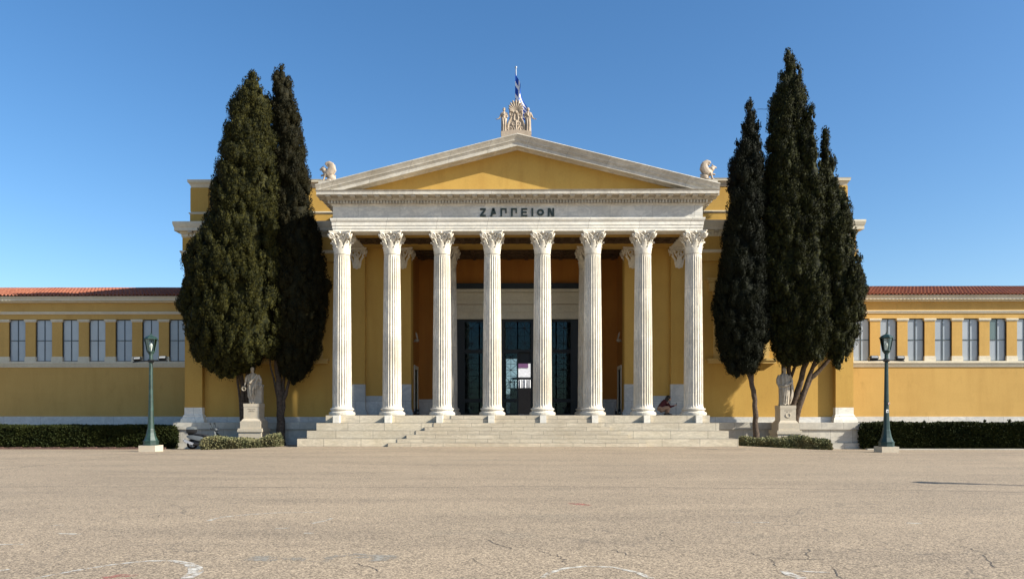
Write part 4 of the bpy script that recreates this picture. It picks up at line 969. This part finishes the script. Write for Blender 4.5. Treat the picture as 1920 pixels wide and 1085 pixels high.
def crown(outline, Y, mat, parent, base, seed, dens=5.5, depth=.85, K=150, size=.082, dr=1.95):
    """crown filling a real volume: a radius per height from the tree's outline, lumpy, with tufts all round"""
    r = np.random.default_rng(seed); rows = []
    for py, xl, xr in outline:
        a = P(xl, py, Y); b = P(xr, py, Y); rows.append((a.z, (a.x+b.x)/2, (b.x-a.x)/2))
    rows.sort(); Z, CX, RX = map(np.array, zip(*rows))
    def lump(t, z): return 1 - .05 + .035*np.sin(3*t+z*1.9+seed) + .03*np.sin(5*t-z*3.1+seed*2) + .03*np.sin(2*t+z*5.3+seed*.7)
    zs = np.linspace(Z[0], Z[-1], 400); rs = np.interp(zs, Z, RX) + .08; wgt = rs/rs.sum(); area = 2*PI*float(np.sum((rs[1:]+rs[:-1])/2*np.diff(zs)))
    # sprays of foliage: upright tufts standing out all round the crown, each a shell of small leaf scales
    n = int(area*dens); z = np.clip(r.choice(zs, n, p=wgt) + r.normal(0, .03, n), Z[0]+.12, Z[-1]-.10); t = r.random(n)*2*PI
    R0 = np.interp(z, Z, RX); pr_ = np.clip(.14 + .22*r.random(n)**1.3, .05, None)*np.clip(R0/.9, .62, 1.0)
    rr = np.maximum(.02, R0*lump(t, z) - pr_*.95 - .14*np.abs(r.normal(0, 1, n))); ry = np.minimum(rr*depth, dr); cx = np.interp(z, Z, CX)
    cen = np.stack([cx + rr*np.cos(t), Y + ry*np.sin(t), z], 1); outw = np.stack([np.cos(t), np.sin(t), .35+0*t], 1)
    K_ = np.maximum(14, (K*(pr_/.25)**2)).astype(int); C = np.repeat(cen, K_, 0); PR = np.repeat(pr_, K_)[:,None]; O = np.repeat(outw, K_, 0); N = len(C)
    dirn = r.normal(0, 1, (N,3)) + O*.9; dirn /= np.linalg.norm(dirn, axis=1)[:,None]
    Pp = C + dirn*PR*np.array([1,1,1.65])*(.80+.32*r.random((N,1)))
    nn_ = dirn + r.normal(0, .35, (N,3)); d = np.array([0,0,1.0]) + dirn*.55 + r.normal(0, .30, (N,3)); d /= np.linalg.norm(d, axis=1)[:,None]
    s_ = np.cross(d, nn_); s_ /= np.maximum(1e-6, np.linalg.norm(s_, axis=1))[:,None]; L = size*(.55+.9*r.random((N,1))); w = L*.42
    V = np.stack([Pp - s_*w*.35, Pp + d*L*.5 - s_*w*.6, Pp + d*L, Pp + d*L*.45 + s_*w*.6], 1).reshape(-1,3)
    # woody heart of each tuft, hidden under its scales
    na, nb = 7, 5; th = np.arange(na)/na*2*PI; ph = -PI/2+PI*np.arange(nb)/(nb-1); sph = np.array([[math.cos(p)*math.cos(q), math.cos(p)*math.sin(q), math.sin(p)] for p in ph for q in th])
    hv = (cen[:,None,:] + sph[None]*pr_[:,None,None]*np.array([.74,.74,1.22])).reshape(-1,3); hq = np.array([(i*na+j, i*na+(j+1)%na, (i+1)*na+(j+1)%na, (i+1)*na+j) for i in range(nb-1) for j in range(na)])
    hf = (hq[None] + (np.arange(n)*na*nb)[:,None,None]).reshape(-1,4)
    # dense twiggy core
    cz = np.linspace(Z[0]+.25, Z[-1]-.3, 44); nt = 22; ev = []; ef = []
    for i, zc in enumerate(cz):
        for j in range(nt):
            tt = 2*PI*j/nt; R1 = max(.02, np.interp(zc, Z, RX)*lump(tt, zc)*(.80+.1*math.sin(j*5.1+i*2.7)) - .22); ev.append((np.interp(zc, Z, CX)+R1*math.cos(tt), Y+min(R1*depth, dr*.8)*math.sin(tt), zc))
    for i in range(len(cz)-1):
        for j in range(nt): ef.append((i*nt+j, i*nt+(j+1)%nt, (i+1)*nt+(j+1)%nt, (i+1)*nt+j))
    ef = np.concatenate([np.array(ef), hf + len(ev)]); ev = np.concatenate([np.array(ev), hv]); b = np.array(base); V = V - b; ev = ev - b
    return mesh_np('crown', V, N, mat, parent, (ev, ef))
def trunk(paths, Y, parent, base, name='trunk'):
    b = Vector(base)
    for pts, r0, r1, dy in paths:
        m = MB(); q = [P(x, y, Y) for x, y in pts]; w_ = []; k = len(q)
        qq = []
        for i in range(k-1):
            for t in range(4): qq.append(q[i].lerp(q[i+1], t/4))
        qq.append(q[-1]); n = len(qq); rnd_ = random.Random(int(pts[0][0]*7+pts[-1][0]))
        qq = [p - b + Vector((rnd_.uniform(-.03,.03), dy*i/n + rnd_.uniform(-.03,.03), 0)) for i, p in enumerate(qq)]
        rad = [(r0+(r1-r0)*i/(n-1))*(1+rnd_.uniform(-.08,.12)) for i in range(n)]; rad[0] *= 1.25
        m.tube(qq, rad, 10, sx=1.0, sy=.9); m.build(name, M_bark, parent, smooth=True)
def ground_under(px, Y): p = P(px, 800, Y); return (p.x, Y, gz(p.x, Y) - .05)
def tree(lab, px, Y, crowns, trunks, mat, back=0.0):
    b = ground_under(px, Y); t = empty('cypress_tree', b); tag(t, lab, 'tree', 'cypress trees by the portico')
    for (out, dY, seed) in crowns: crown(out, Y-back+dY, mat, t, b, seed)
    trunk(trunks, Y, t, b); return t
tree('broad rounded cypress with bulging olive crown behind the wreath-holding statue', 462, 38.85,
  [([(140,468,480),(150,458,493),(170,446,505),(200,430,516),(235,418,521),(280,412,525),(310,402,530),(350,396,533),(400,388,536),(440,372,538),(465,356,538),(490,345,543),(530,342,546),(560,334,548),(600,338,547),(640,349,542),(660,358,528),(676,370,500),(692,385,455),(704,405,445)], 0, 3)],
  [([(458,838),(457,780),(455,715),(440,660)],.17,.08,0), ([(463,838),(464,770),(463,700),(462,640)],.15,.08,.1), ([(454,838),(452,770),(445,700),(428,640)],.09,.04,-.1), ([(468,838),(472,760),(474,700),(480,650)],.10,.05,.1), ([(452,720),(440,680),(430,650)],.05,.03,-.2)], M_cyp, .75)
tree('slimmer tall cypress overlapping the broad rounded one, nearest the portico steps', 526, 38.8,
  [([(124,520,536),(135,512,545),(155,508,550),(185,505,556),(215,506,565),(260,509,573),(310,511,582),(360,512,588),(410,510,592),(450,508,604),(500,506,616),(540,504,622),(590,504,618),(630,506,610),(670,512,597),(700,524,580),(718,540,562)], 0, 11)],
  [([(526,838),(526,790),(524,740),(520,680),(520,640)],.24,.10,0), ([(528,800),(533,750),(546,706),(555,680)],.11,.06,-.1), ([(524,770),(516,720),(508,690),(505,660)],.06,.04,-.1), ([(528,780),(530,720),(533,660)],.10,.06,.2)], M_cypb, .3)
tree('dark slim cypress with a single bare trunk, nearest the right end of the steps', 1417, 37.7,
  [([(187,1403,1413),(200,1396,1417),(230,1388,1424),(270,1376,1432),(300,1368,1438),(330,1363,1438),(400,1358,1440),(470,1350,1442),(530,1340,1446),(580,1332,1448),(630,1336,1446),(670,1345,1440),(690,1354,1430),(704,1370,1396)], 0, 23)],
  [([(1418,838),(1417,790),(1415,750),(1409,714),(1400,690),(1395,650)],.16,.08,0), ([(1410,720),(1413,690),(1418,650)],.07,.05,.1), ([(1408,712),(1396,692),(1388,670)],.05,.03,-.1)], M_cypd)
tree('tallest cypress with three pointed spires and a cluster of bare stems behind the right statue', 1486, 38.85,
  [([(93,1473,1484),(105,1465,1491),(125,1461,1501),(150,1459,1508),(175,1446,1514),(200,1438,1517),(240,1436,1522),(300,1430,1526),(360,1424,1530),(430,1420,1534),(500,1418,1536),(560,1420,1540),(620,1432,1540),(660,1442,1530),(683,1462,1505)], .2, 31),
   ([(196,1516,1524),(215,1508,1532),(260,1502,1538),(310,1498,1545),(350,1496,1550),(420,1494,1552),(480,1490,1556),(540,1486,1562),(600,1486,1566),(640,1490,1562),(676,1502,1548)], -.5, 37),
   ([(240,1543,1550),(260,1536,1558),(300,1530,1567),(345,1526,1580),(380,1524,1592),(410,1522,1604),(450,1522,1606),(490,1524,1614),(520,1534,1623),(548,1532,1631),(590,1534,1625),(630,1538,1612),(660,1545,1600),(690,1562,1588)], -.2, 41)],
  [([(1484,842),(1489,790),(1500,745),(1514,711),(1540,683),(1556,660)],.20,.08,-.7), ([(1480,842),(1482,770),(1494,720),(1503,681),(1510,650)],.20,.11,-.8), ([(1470,842),(1468,760),(1464,700),(1467,650)],.14,.09,-.5), ([(1477,842),(1479,750),(1477,690),(1482,630)],.16,.10,-.3), ([(1488,842),(1492,775),(1502,733),(1520,680),(1528,650)],.15,.08,-.8), ([(1473,842),(1472,740),(1488,680),(1496,645)],.10,.06,-.5), ([(1502,740),(1516,700),(1526,680)],.06,.04,-.6)], M_cypm, 1.2)
m = MB(); a = P(1420, 205, 37.7); b = P(1458, 135, 38.2); q = []
for i in range(13):
    t = i/12; p = a.lerp(b, t); p.z -= 1.1*math.sin(PI*t)*(.5+.5*t); p.x += .35*math.sin(PI*t); q.append(p)
m.tube(q, .012, 5); tag(m.build('cable', M_dark), 'thin dark cable slung between the dark slim cypress and the tallest cypress', 'cable')

# ================================================================== HEDGES AND SHRUBS
def leafy_box(name, x0, x1, y0, y1, z0, z1, mat, seed, n, size, wav=.05, K=14, core=.065, sprouts=(), end_lift=None):
    r = np.random.default_rng(seed); dx, dy, dz = x1-x0, y1-y0, z1-z0; A = np.array([dx*dz, dx*dy, dy*dz, dy*dz]); k = r.choice(4, n, p=A/A.sum()); u = r.random(n); v = r.random(n)
    C = np.zeros((n,3)); Nn = np.zeros((n,3))
    for q, (fn, nr) in enumerate(((lambda u,v: (x0+dx*u, y0+0*u, z0+dz*v), (0,-1,.2)), (lambda u,v: (x0+dx*u, y0+dy*v, z1+0*u), (0,-.2,1)), (lambda u,v: (x0+0*u, y0+dy*u, z0+dz*v), (-1,0,.2)), (lambda u,v: (x1+0*u, y0+dy*u, z0+dz*v), (1,0,.2)))):
        s_ = k == q; C[s_] = np.stack(fn(u[s_], v[s_]), 1); Nn[s_] = nr
    wv = np.sin(C[:,0]*1.7+seed)*wav + np.sin(C[:,0]*4.3+seed*2)*wav*.7 + r.normal(0, wav*.5, n)
    hgt = (C[:,2]-z0)/dz; C[:,2] += wv*hgt; C[:,1] += np.sin(C[:,0]*2.9+C[:,2]*6)*wav*.8 + r.normal(0, .03, n)
    if end_lift: C[:,2] += hgt*end_lift(C[:,0])
    V, N = leaf_mesh(C, Nn, K, size, (.09,.09,.09), .35, seed, 1.7)
    for sx, sh in sprouts:
        c2 = np.stack([np.full(14, sx)+r.normal(0,.03,14), np.full(14,(y0+y1)/2-.2), z1+np.linspace(-.05,sh,14)], 1); V2, N2 = leaf_mesh(c2, np.tile([0,-.3,.6],(14,1)), 5, size*1.2, (.05,.05,.04), .8, seed+9)
        V = np.concatenate([V, V2]); N += N2
    c = core; e = MB(); nx_ = max(2, int(dx/.3)); rr = []
    for i in range(nx_+1):
        x = x0+c+(dx-2*c)*i/nx_; w_ = math.sin(x*1.7+seed)*wav; l = float(end_lift(np.array([x]))[0]) if end_lift else 0
        rr.append([(x,y0+c,z0),(x,y1-c,z0),(x,y1-c,z1-c+w_+l),(x,y0+c,z1-c+w_+l)])
    e.rings(rr, False); e.add(rr[0], [(0,1,2,3)]); e.add(rr[-1], [(3,2,1,0)])
    return mesh_np(name, V, N, mat, None, (np.array(e.v, float), np.array(e.f)))
hl = P(328, 800, 39.0).x; hr = P(1617, 800, 39.0).x
o = leafy_box('clipped_hedge', -37, hl, 38.9, 40.1, -.30, .76, M_hedge, 5, 9000, .085, .015, 12)
tag(o, 'dark clipped hedge in shade along the left wing, behind the verdigris lamp', 'hedge', 'clipped hedges below the wings')
sp = [(P(x, 790, 39.3).x, h) for x, h in ((1692,.16),(1733,.16),(1760,.10),(1787,.12),(1846,.22),(1893,.24),(1640,.08))]
o = leafy_box('clipped_hedge', hr, 37, 38.9, 40.1, -.32, .90, M_hedge, 6, 9000, .085, .03, 12, sprouts=sp)
tag(o, 'sunlit clipped hedge with stray shoots along the right wing, behind the dark green lamp', 'hedge', 'clipped hedges below the wings')
xa = P(385, 830, 36.3).x; xb = P(519, 830, 36.3).x; 
o = leafy_box('low_shrub', xa, xb, 36.0, 36.9, -.24, .16, M_shrub, 8, 2600, .085, .05, 11, end_lift=lambda x: .20*np.clip((x-xb+1.0)/1.0, 0, 1))
tag(o, 'low grey-green shrub bed rising at its right end, below the wreath-holding statue', 'shrub', 'low shrub beds below the statues')
xa2 = P(1396, 830, 36.3).x; xb2 = P(1550, 830, 36.3).x
o = leafy_box('low_shrub', xa2, xb2, 36.0, 36.9, -.24, .20, M_shrub, 9, 2900, .085, .06, 11, end_lift=lambda x: -.12*np.clip((x-xb2+1.6)/1.6, 0, 1))
tag(o, 'low grey-green shrub bed below the statue with folded arm', 'shrub', 'low shrub beds below the statues')
m = MB()
for i in range(70): x = -37 + i*.33; m.box(x, x+.31, 38.45, 38.6, -.5, -.25+.012*((i*7)%3)) if x+.31 < hl else None
tag(m.build('brick_kerb', plain('brick_kerb', (.13,.075,.06), .8, .2, var=.3)), kind='structure')
m = MB(); m.box(hr-.1, 37, 38.2, 38.5, -.5, -.285); tag(m.build('stone_kerb', M_pod), kind='structure')

# ================================================================== LAMP POSTS
def lamp(c, green, lab, tilt, stickers=()):
    M_l = plain('lamp_paint_' + ('weathered' if green else 'dark'), (.018,.042,.034) if green else (.012,.036,.034), .5, .4, var=.5 if green else .25, scale=5, bump=.1)
    L = empty('street_lamp', c); tag(L, lab, 'lamp post', 'green lamp posts on the plaza')
    m = MB(); m.box(-.34,.34,-.34,.34,-.3,.24); m.build('stone_footing', M_ped, L)
    m = MB(); a8 = PI/8
    m.lathe([(.30,.24),(.30,.27),(.29,.28),(.29,.39),(.305,.40),(.305,.43),(.27,.44),(.255,.47),(.20,.60),(.165,.75),(.145,.88),(.135,.92)], 8, (0,0,0), a8)
    m.lathe([(.128,.90),(.098,1.6),(.084,2.4),(.074,3.2),(.066,3.70),(.09,3.71),(.09,3.76),(.072,3.78),(.07,3.95),(.10,3.97),(.10,4.0),(.13,4.03),(.145,4.06),(.145,4.085)], 8, (0,0,0), a8)
    for z in (2.05, 1.15): m.lathe([(.08,z-.02),(.118 if z < 1.5 else .10,z-.015),(.118 if z < 1.5 else .10,z+.015),(.08,z+.02)], 8, (0,0,0), a8)
    m.build('post', M_l, L)
    n = 6; f_ = MB(); r0, r1, z0, z1 = .145, .235, 4.085, 4.59
    cr = lambda r, z, k: Vector((r*math.cos(2*PI*(k+.5)/n), r*math.sin(2*PI*(k+.5)/n), z))
    for k in range(n): f_.tube([cr(r0,z0,k), cr(r1,z1,k)], .015, 5); f_.tube([cr(r1,z1,k), cr(r1,z1,k+1)], .018, 5); f_.tube([cr(r0,z0,k), cr(r0,z0,k+1)], .018, 5)
    lf = f_.build('lantern_frame', M_l, L)
    g_ = MB(); g_.rings([[cr(r0-.008,z0,k) for k in range(n)], [cr(r1-.008,z1,k) for k in range(n)]], False); g_.build('lantern_glass', M_clear, lf, fix=True)
    b_ = MB(); b_.lathe([(.02,4.1),(.03,4.16),(.055,4.26),(.06,4.33),(.04,4.40),(.001,4.42)], 12); b_.build('bulb', plain('bulb_glass', (.75,.75,.70), .2, .5), lf)
    r_ = MB(); r_.lathe([(.27,4.585),(.27,4.605),(.19,4.68),(.09,4.735),(.05,4.745),(.045,4.76),(.02,4.78),(.03,4.80),(.012,4.83),(.004,4.90)], n, (0,0,0), PI/n); r_.build('lantern_roof', M_l, L)
    arm = empty('cross_arm', (0,0,0)); bpy.data.objects.remove(arm)
    a_ = MB(); sx = math.tan(tilt)
    a_.tube([(-.70,-.03,3.68-.7*sx),(0,-.11,3.70),(.70,-.03,3.68+.7*sx)], .028, 7); a_.tube([(-.70,-.02,3.655-.7*sx),(-.70,-.02,3.70-.7*sx)], .035, 7); a_.lathe([(.11,3.64),(.12,3.66),(.12,3.74),(.11,3.76)], 10)
    am = a_.build('cross_arm', M_dark, L)
    for q in (-1, 1):
        x = q*.52; z = 3.79 + x*sx; h = MB(); h.obox((x,-.05,z), (.15,0,.15*sx), (0,.07,-.03), (0,.03,.06)); h.tube([(x-.14,-.04,z-.09),(x-.14,-.04,z+.02)], .012, 5); h.tube([(x+.14,-.04,z-.09),(x+.14,-.04,z+.02)], .012, 5)
        for k in range(5): h.box(x-.12+.05*k, x-.10+.05*k, .0, .05, z-.05, z+.05)
        ho = h.build('floodlight', M_dark, am); g2 = MB(); g2.obox((x,-.123,z+.03), (.12,0,.12*sx), (0,.006,-.003), (0,.018,.038)); g2.build('lens', plain('flood_lens', (.30,.30,.29), .25, .6), ho)
    for (x, z, w_, h_, col) in stickers:
        s_ = MB(); rr = .098; s_.box(x-w_/2, x+w_/2, -rr-.004, -rr+.01, z-h_/2, z+h_/2); so = s_.build('sticker', plain('sticker_paper', col, .6, .3), L)
        d_ = MB(); d_.box(x-w_*.1, x+w_*.3, -rr-.006, -rr-.0035, z-h_*.3, z+h_*.1); d_.build('sticker_print', M_black, so)
    return L
c = P(283, 846, 30.2); lampA = lamp((c.x, 30.2, 0), True, 'weathered verdigris lamp post in front of the shaded left hedge', .035)
c = P(1662, 848, 29.9); lampB = lamp((c.x, 29.9, -.02), False, 'dark green lamp post with small white stickers in front of the sunlit right hedge', -.01, [(-.01,1.66,.09,.13,(.70,.70,.68)), (.055,1.96,.07,.09,(.55,.40,.36))])
lampC = copy_tree(lampB, None, (16.4, 14.2, 0), skip=('sticker','cross_arm')); tag(lampC, 'dark green lamp post out on the open paving, throwing a long thin shadow', 'lamp post', 'green lamp posts on the plaza')

# ================================================================== SCOOTER
M_sb = plain('scooter_silver', (.10,.11,.115), .5, .4, var=.05); M_blk = plain('black_plastic', (.015,.015,.016), .5, .4); M_tyre = plain('tyre_rubber', (.012,.012,.012), .9, .1); M_rim = plain('alloy', (.42,.43,.44), .35, .5, .6); M_chr = plain('exhaust_shield', (.45,.46,.50), .3, .5, .5)
c = P(360.5, 836.5, 38.3); sc_ = empty('motor_scooter', (c.x, 38.3, gz(c.x, 38.3)), R(4)); sc_.scale = (1.2,1.1,1.06); tag(sc_, 'silver motor scooter with a top box parked against the left podium', 'motor scooter')
def wheel(x):
    m = MB(); n = 28; R0 = .235; rr = []
    for j in range(n):
        a = 2*PI*j/n; rr.append([(x+(R0-.055+.055*math.cos(b))*math.cos(a), .06*math.sin(b), R0+.01+(R0-.055+.055*math.cos(b))*math.sin(a)) for b in [2*PI*k/8 for k in range(8)]])
    rr.append(rr[0]); m.rings(rr, False); ty = m.build('wheel', M_tyre, sc_, smooth=True)
    m = MB(); ring = [(x+.165*math.cos(2*PI*j/24), 0, R0+.01+.165*math.sin(2*PI*j/24)) for j in range(25)]; m.tube(ring, .02, 6)
    for k in range(5): a = 2*PI*k/5; m.bar((x,0,R0+.01), (x+.16*math.cos(a),0,R0+.01+.16*math.sin(a)), .04, .03)
    m.tube([(x,-.06,R0+.01),(x,.06,R0+.01)], .05, 10); m.build('rim', M_rim, ty)
wheel(0); wheel(1.33)
m = MB(); m.rings([[(x, y*w_, z+h*zz_) for y, zz_ in ((-1,0),(-1,.6),(-.8,1),(.8,1),(1,.6),(1,0),(.7,-.15),(-.7,-.15))] for x, z, w_, h in ((-.22,.62,.07,.06),(-.1,.55,.13,.15),(.15,.48,.15,.22),(.40,.40,.15,.26),(.58,.30,.15,.22),(.66,.24,.14,.10))]); m.build('body_panel', M_sb, sc_, auto=40)
m = MB(); m.rings([[(x, -.16*w_, z) , (x, -.14*w_, z+.05), (x, .14*w_, z+.05), (x, .16*w_, z), (x,.1*w_,z-.05), (x,-.1*w_,z-.05)] for x, z, w_ in ((.08,.715,.7),(.2,.73,.95),(.36,.71,1),(.48,.67,.95),(.64,.67,.8),(.72,.62,.6))]); m.build('seat', M_blk, sc_, auto=50)
m = MB(); m.box(.58,1.02,-.15,.15,.20,.28); m.rings([[(-.02+x, y, z) for x, y, z in ((.0,-.1,.5),(.0,.1,.5),(-.26,.08,.33),(-.26,-.08,.33))], [(-.02+x, y, z) for x, y, z in ((.03,-.1,.52),(.03,.1,.52),(-.28,.08,.35),(-.28,-.08,.35))]])
m.box(.10,.60,-.10,.10,.20,.44); m.tube([(-.02,-.11,.25),(.2,-.11,.26),(.5,-.1,.30)], .07, 8); m.build('chassis', M_blk, sc_)
m = MB(); m.rings([[(x, -w_, z), (x+.05, 0, z+.02), (x, w_, z), (x-.04, 0, z)] for x, z, w_ in ((1.02,.22,.17),(1.06,.50,.20),(1.0,.75,.16),(.95,.92,.10))]); m.rings([[(x, y*.07, z) for y in (-1,1)] + [(x, y*.07, z-.04) for y in (1,-1)] for x, z in ((1.12,.40),(1.22,.50),(1.36,.52),(1.50,.46),(1.56,.36))]); m.build('leg_shield', M_sb, sc_, auto=40)
m = MB(); m.tube([(1.33,-.08,.24),(1.22,-.08,.55),(1.0,0,.85)], .03, 7); m.tube([(1.33,.08,.24),(1.22,.08,.55),(1.0,0,.85)], .03, 7); m.tube([(.90,-.30,1.02),(.96,-.15,1.0),(1.0,0,.97),(.96,.15,1.0),(.90,.30,1.02)], .018, 7); m.tube([(.88,-.36,1.02),(.93,-.24,1.02)], .026, 8); m.tube([(.88,.36,1.02),(.93,.24,1.02)], .026, 8); m.build('handlebar', M_blk, sc_)
m = MB(); m.ell((1.02,0,.97), (.12,.13,.10)); hd = m.build('headset', M_sb, sc_, smooth=True); m = MB(); m.ell((1.115,0,.96), (.04,.08,.06)); m.build('headlight', M_rim, hd, smooth=True)
for q in (-1, 1):
    m = MB(); m.tube([(.95,q*.22,1.03),(.90,q*.28,1.15),(.88,q*.30,1.24)], .008, 5); m.ell((.86,q*.30,1.26), (.025,.07,.045), 10, 6); m.build('mirror', M_blk, sc_)
m = MB(); m.rings([[(x*k-.02, y*k, z) for x, y in ((-.19,-.17),(.0,-.20),(.17,-.18),(.19,0),(.17,.18),(0,.20),(-.19,.17),(-.22,0))] for k, z in ((.82,.80),(.95,.84),(1.0,.98))]); tb = m.build('top_box', M_blk, sc_, auto=50)
m = MB(); m.rings([[(x*k-.02, y*k, z) for x, y in ((-.19,-.17),(.0,-.20),(.17,-.18),(.19,0),(.17,.18),(0,.20),(-.19,.17),(-.22,0))] for k, z in ((1.01,.985),(.98,1.04),(.86,1.09),(.5,1.115))]); m.build('lid', M_sb, tb, auto=50)
m = MB(); m.bar((-.18,0,.775),(.2,0,.72),.12,.03); m.bar((-.1,0,.60),(-.1,0,.78),.10,.03); m.build('rack', M_blk, sc_)
m = MB(); m.tube([(-.30,-.17,.46),(.12,-.17,.26)], [.065,.055], 10); m.tube([(.12,-.17,.26),(.35,-.12,.22)], .03, 7); mf = m.build('muffler', M_blk, sc_); m = MB(); m.obox((-.08,-.235,.365), (.19,0,-.09), (0,.012,0), (.025,0,.05)); m.build('heat_shield', M_chr, mf)
m = MB(); m.obox((-.30,0,.40), (.012,0,.004), (0,.10,0), (-.05,0,.10)); m.build('number_plate', plain('plate', (.6,.6,.62)), sc_)

# ================================================================== CROUCHING PERSON
M_skin = plain('skin', (.45,.26,.17), .5, .3, var=.06); M_swe = plain('burgundy_knit', (.085,.026,.030), .9, .1, var=.15, scale=30); M_tro = plain('beige_trousers', (.36,.23,.16), .85, .1, var=.1); M_hair = plain('black_hair', (.008,.007,.007), .45, .4)
c = P(1250, 778, 38.7); pr = empty('person', (c.x, 38.7, ZP)); tag(pr, 'crouching person in a burgundy top and beige trousers holding a phone by the last column', 'person')
m = MB()
m.tube([(-.33,0,.30),(-.26,0,.42),(-.14,0,.58),(-.03,0,.69),(.02,0,.74)], [.14,.13,.14,.13,.07], 14); m.tube([(.01,0,.72),(.06,0,.80),(.085,0,.84)], [.055,.05,.055], 10)
head(m, (.105,0,.885), .98, (1,-.15,-.1))
for q in (-1, 1):
    kx, kz = (.10,.40) if q < 0 else (.06,.24)
    m.tube([(-.31,q*.09,.26),(-.1,q*.13,(.26+kz)/2+.04),(kx,q*.14,kz)], [.115,.095,.065], 12); m.tube([(kx,q*.14,kz),(kx-.06,q*.13,kz*.55),(kx-.10 if q > 0 else kx-.03,q*.13,.09)], [.062,.06,.04], 10)
    fx = kx-.08 if q > 0 else kx-.02; m.tube([(fx-.05,q*.13,.05),(fx+.04,q*.13,.05),(fx+.16,q*.14,.03)], [.042,.045,.03], 8)
    m.tube([(-.02,q*.15,.66),(.08,q*.19,.52),(.17,q*.17,.42)], [.06,.05,.042], 10); m.tube([(.17,q*.17,.42),(.30,q*.10,.46),(.41,q*.04,.49)], [.042,.036,.026], 10)
    hand(m, (.40,q*.04,.49), (.95,-q*.15,.25), (0,-q*.2,1), .9, .75)
m.build('body', M_skin, pr, remesh=.011)
m = MB(); m.tube([(-.30,0,.36),(-.24,0,.47),(-.13,0,.60),(-.03,0,.70),(.02,0,.745)], [.155,.155,.16,.15,.075], 16, sx=1.15, sy=.98)
for q in (-1, 1): m.tube([(-.04,q*.12,.68),(.07,q*.185,.53),(.17,q*.17,.42)], [.075,.064,.055], 10); m.tube([(.16,q*.17,.42),(.29,q*.10,.46),(.39,q*.05,.487)], [.055,.047,.038], 10)
m.build('burgundy_top', M_swe, pr, remesh=.014)
m = MB(); m.tube([(-.36,0,.20),(-.33,0,.30),(-.27,0,.42)], [.13,.165,.155], 16, sx=1.1)
for q in (-1, 1):
    kx, kz = (.10,.40) if q < 0 else (.06,.24); m.tube([(-.32,q*.08,.25),(-.1,q*.13,(.26+kz)/2+.04),(kx+.01,q*.14,kz+.005)], [.13,.11,.08], 12); m.tube([(kx,q*.14,kz),(kx-.06,q*.13,kz*.55),(kx-.10 if q > 0 else kx-.03,q*.13,.10)], [.078,.075,.06], 10)
m.build('trousers', M_tro, pr, remesh=.014)
m = MB(); m.ell((.085,0,.915), (.125,.118,.13)); m.ell((.03,0,.86), (.10,.10,.12)); m.tube([(.0,0,.86),(-.03,-.02,.76),(.02,-.07,.66),(.06,-.08,.60)], [.09,.075,.06,.03], 10); m.build('hair', M_hair, pr, remesh=.014)
m = MB()
for q in (-1, 1):
    fx = (.06-.08) if q > 0 else (.10-.02); m.rings([[(fx+x, q*.13+y*w_, z) for y, z in ((-1,.0),(1,.0),(.9,h),(-.9,h))] for x, w_, h in ((-.10,.045,.09),(.0,.05,.10),(.12,.052,.06),(.19,.035,.035))])
    sh = m.build('shoe', M_blk, pr) ; m = MB()
m = MB(); m.obox((c.x+.495, 38.7, ZP+.56), (.010,0,0), (0,.038,0), (.01,0,.08)); tag(m.build('phone', M_blk), 'dark phone held upright by the crouching person', 'phone')
m = MB(); m.tube([(c.x+.49,38.7,ZP+.50),(c.x+.485,38.7,ZP+.02)], .008, 6); m.lathe([(.001,0),(.05,0),(.05,.012),(.001,.02)], 10, (c.x+.485,38.7,ZP+.002)); tag(m.build('phone_stick', M_blk), 'thin dark stick stand below the phone of the crouching person', 'stick')
# ---- small floodlights on the portico floor
for px, lab in ((781, 'small black floor floodlight beside the left side doorway of the portico'), (1158, 'small black floor floodlight beside the right side doorway of the portico')):
    c = P(px, 777, 40.9); o = empty('floor_floodlight', (c.x, 40.9, ZP)); tag(o, lab, 'floodlight', 'floor floodlights in the portico'); m = MB()
    m.box(-.15,-.03,-.12,.12,.06,.32); m.box(.03,.15,-.12,.12,.06,.32); m.box(-.17,.17,-.10,.10,0,.05); m.tube([(-.09,0,.04),(-.09,0,.08)], .02, 6); m.tube([(.09,0,.04),(.09,0,.08)], .02, 6); b_ = m.build('housing', M_blk, o)
    m = MB(); m.box(-.13,-.05,-.124,-.119,.22,.30); m.box(.05,.13,-.124,-.119,.10,.16); m.build('lens', M_rim, o)
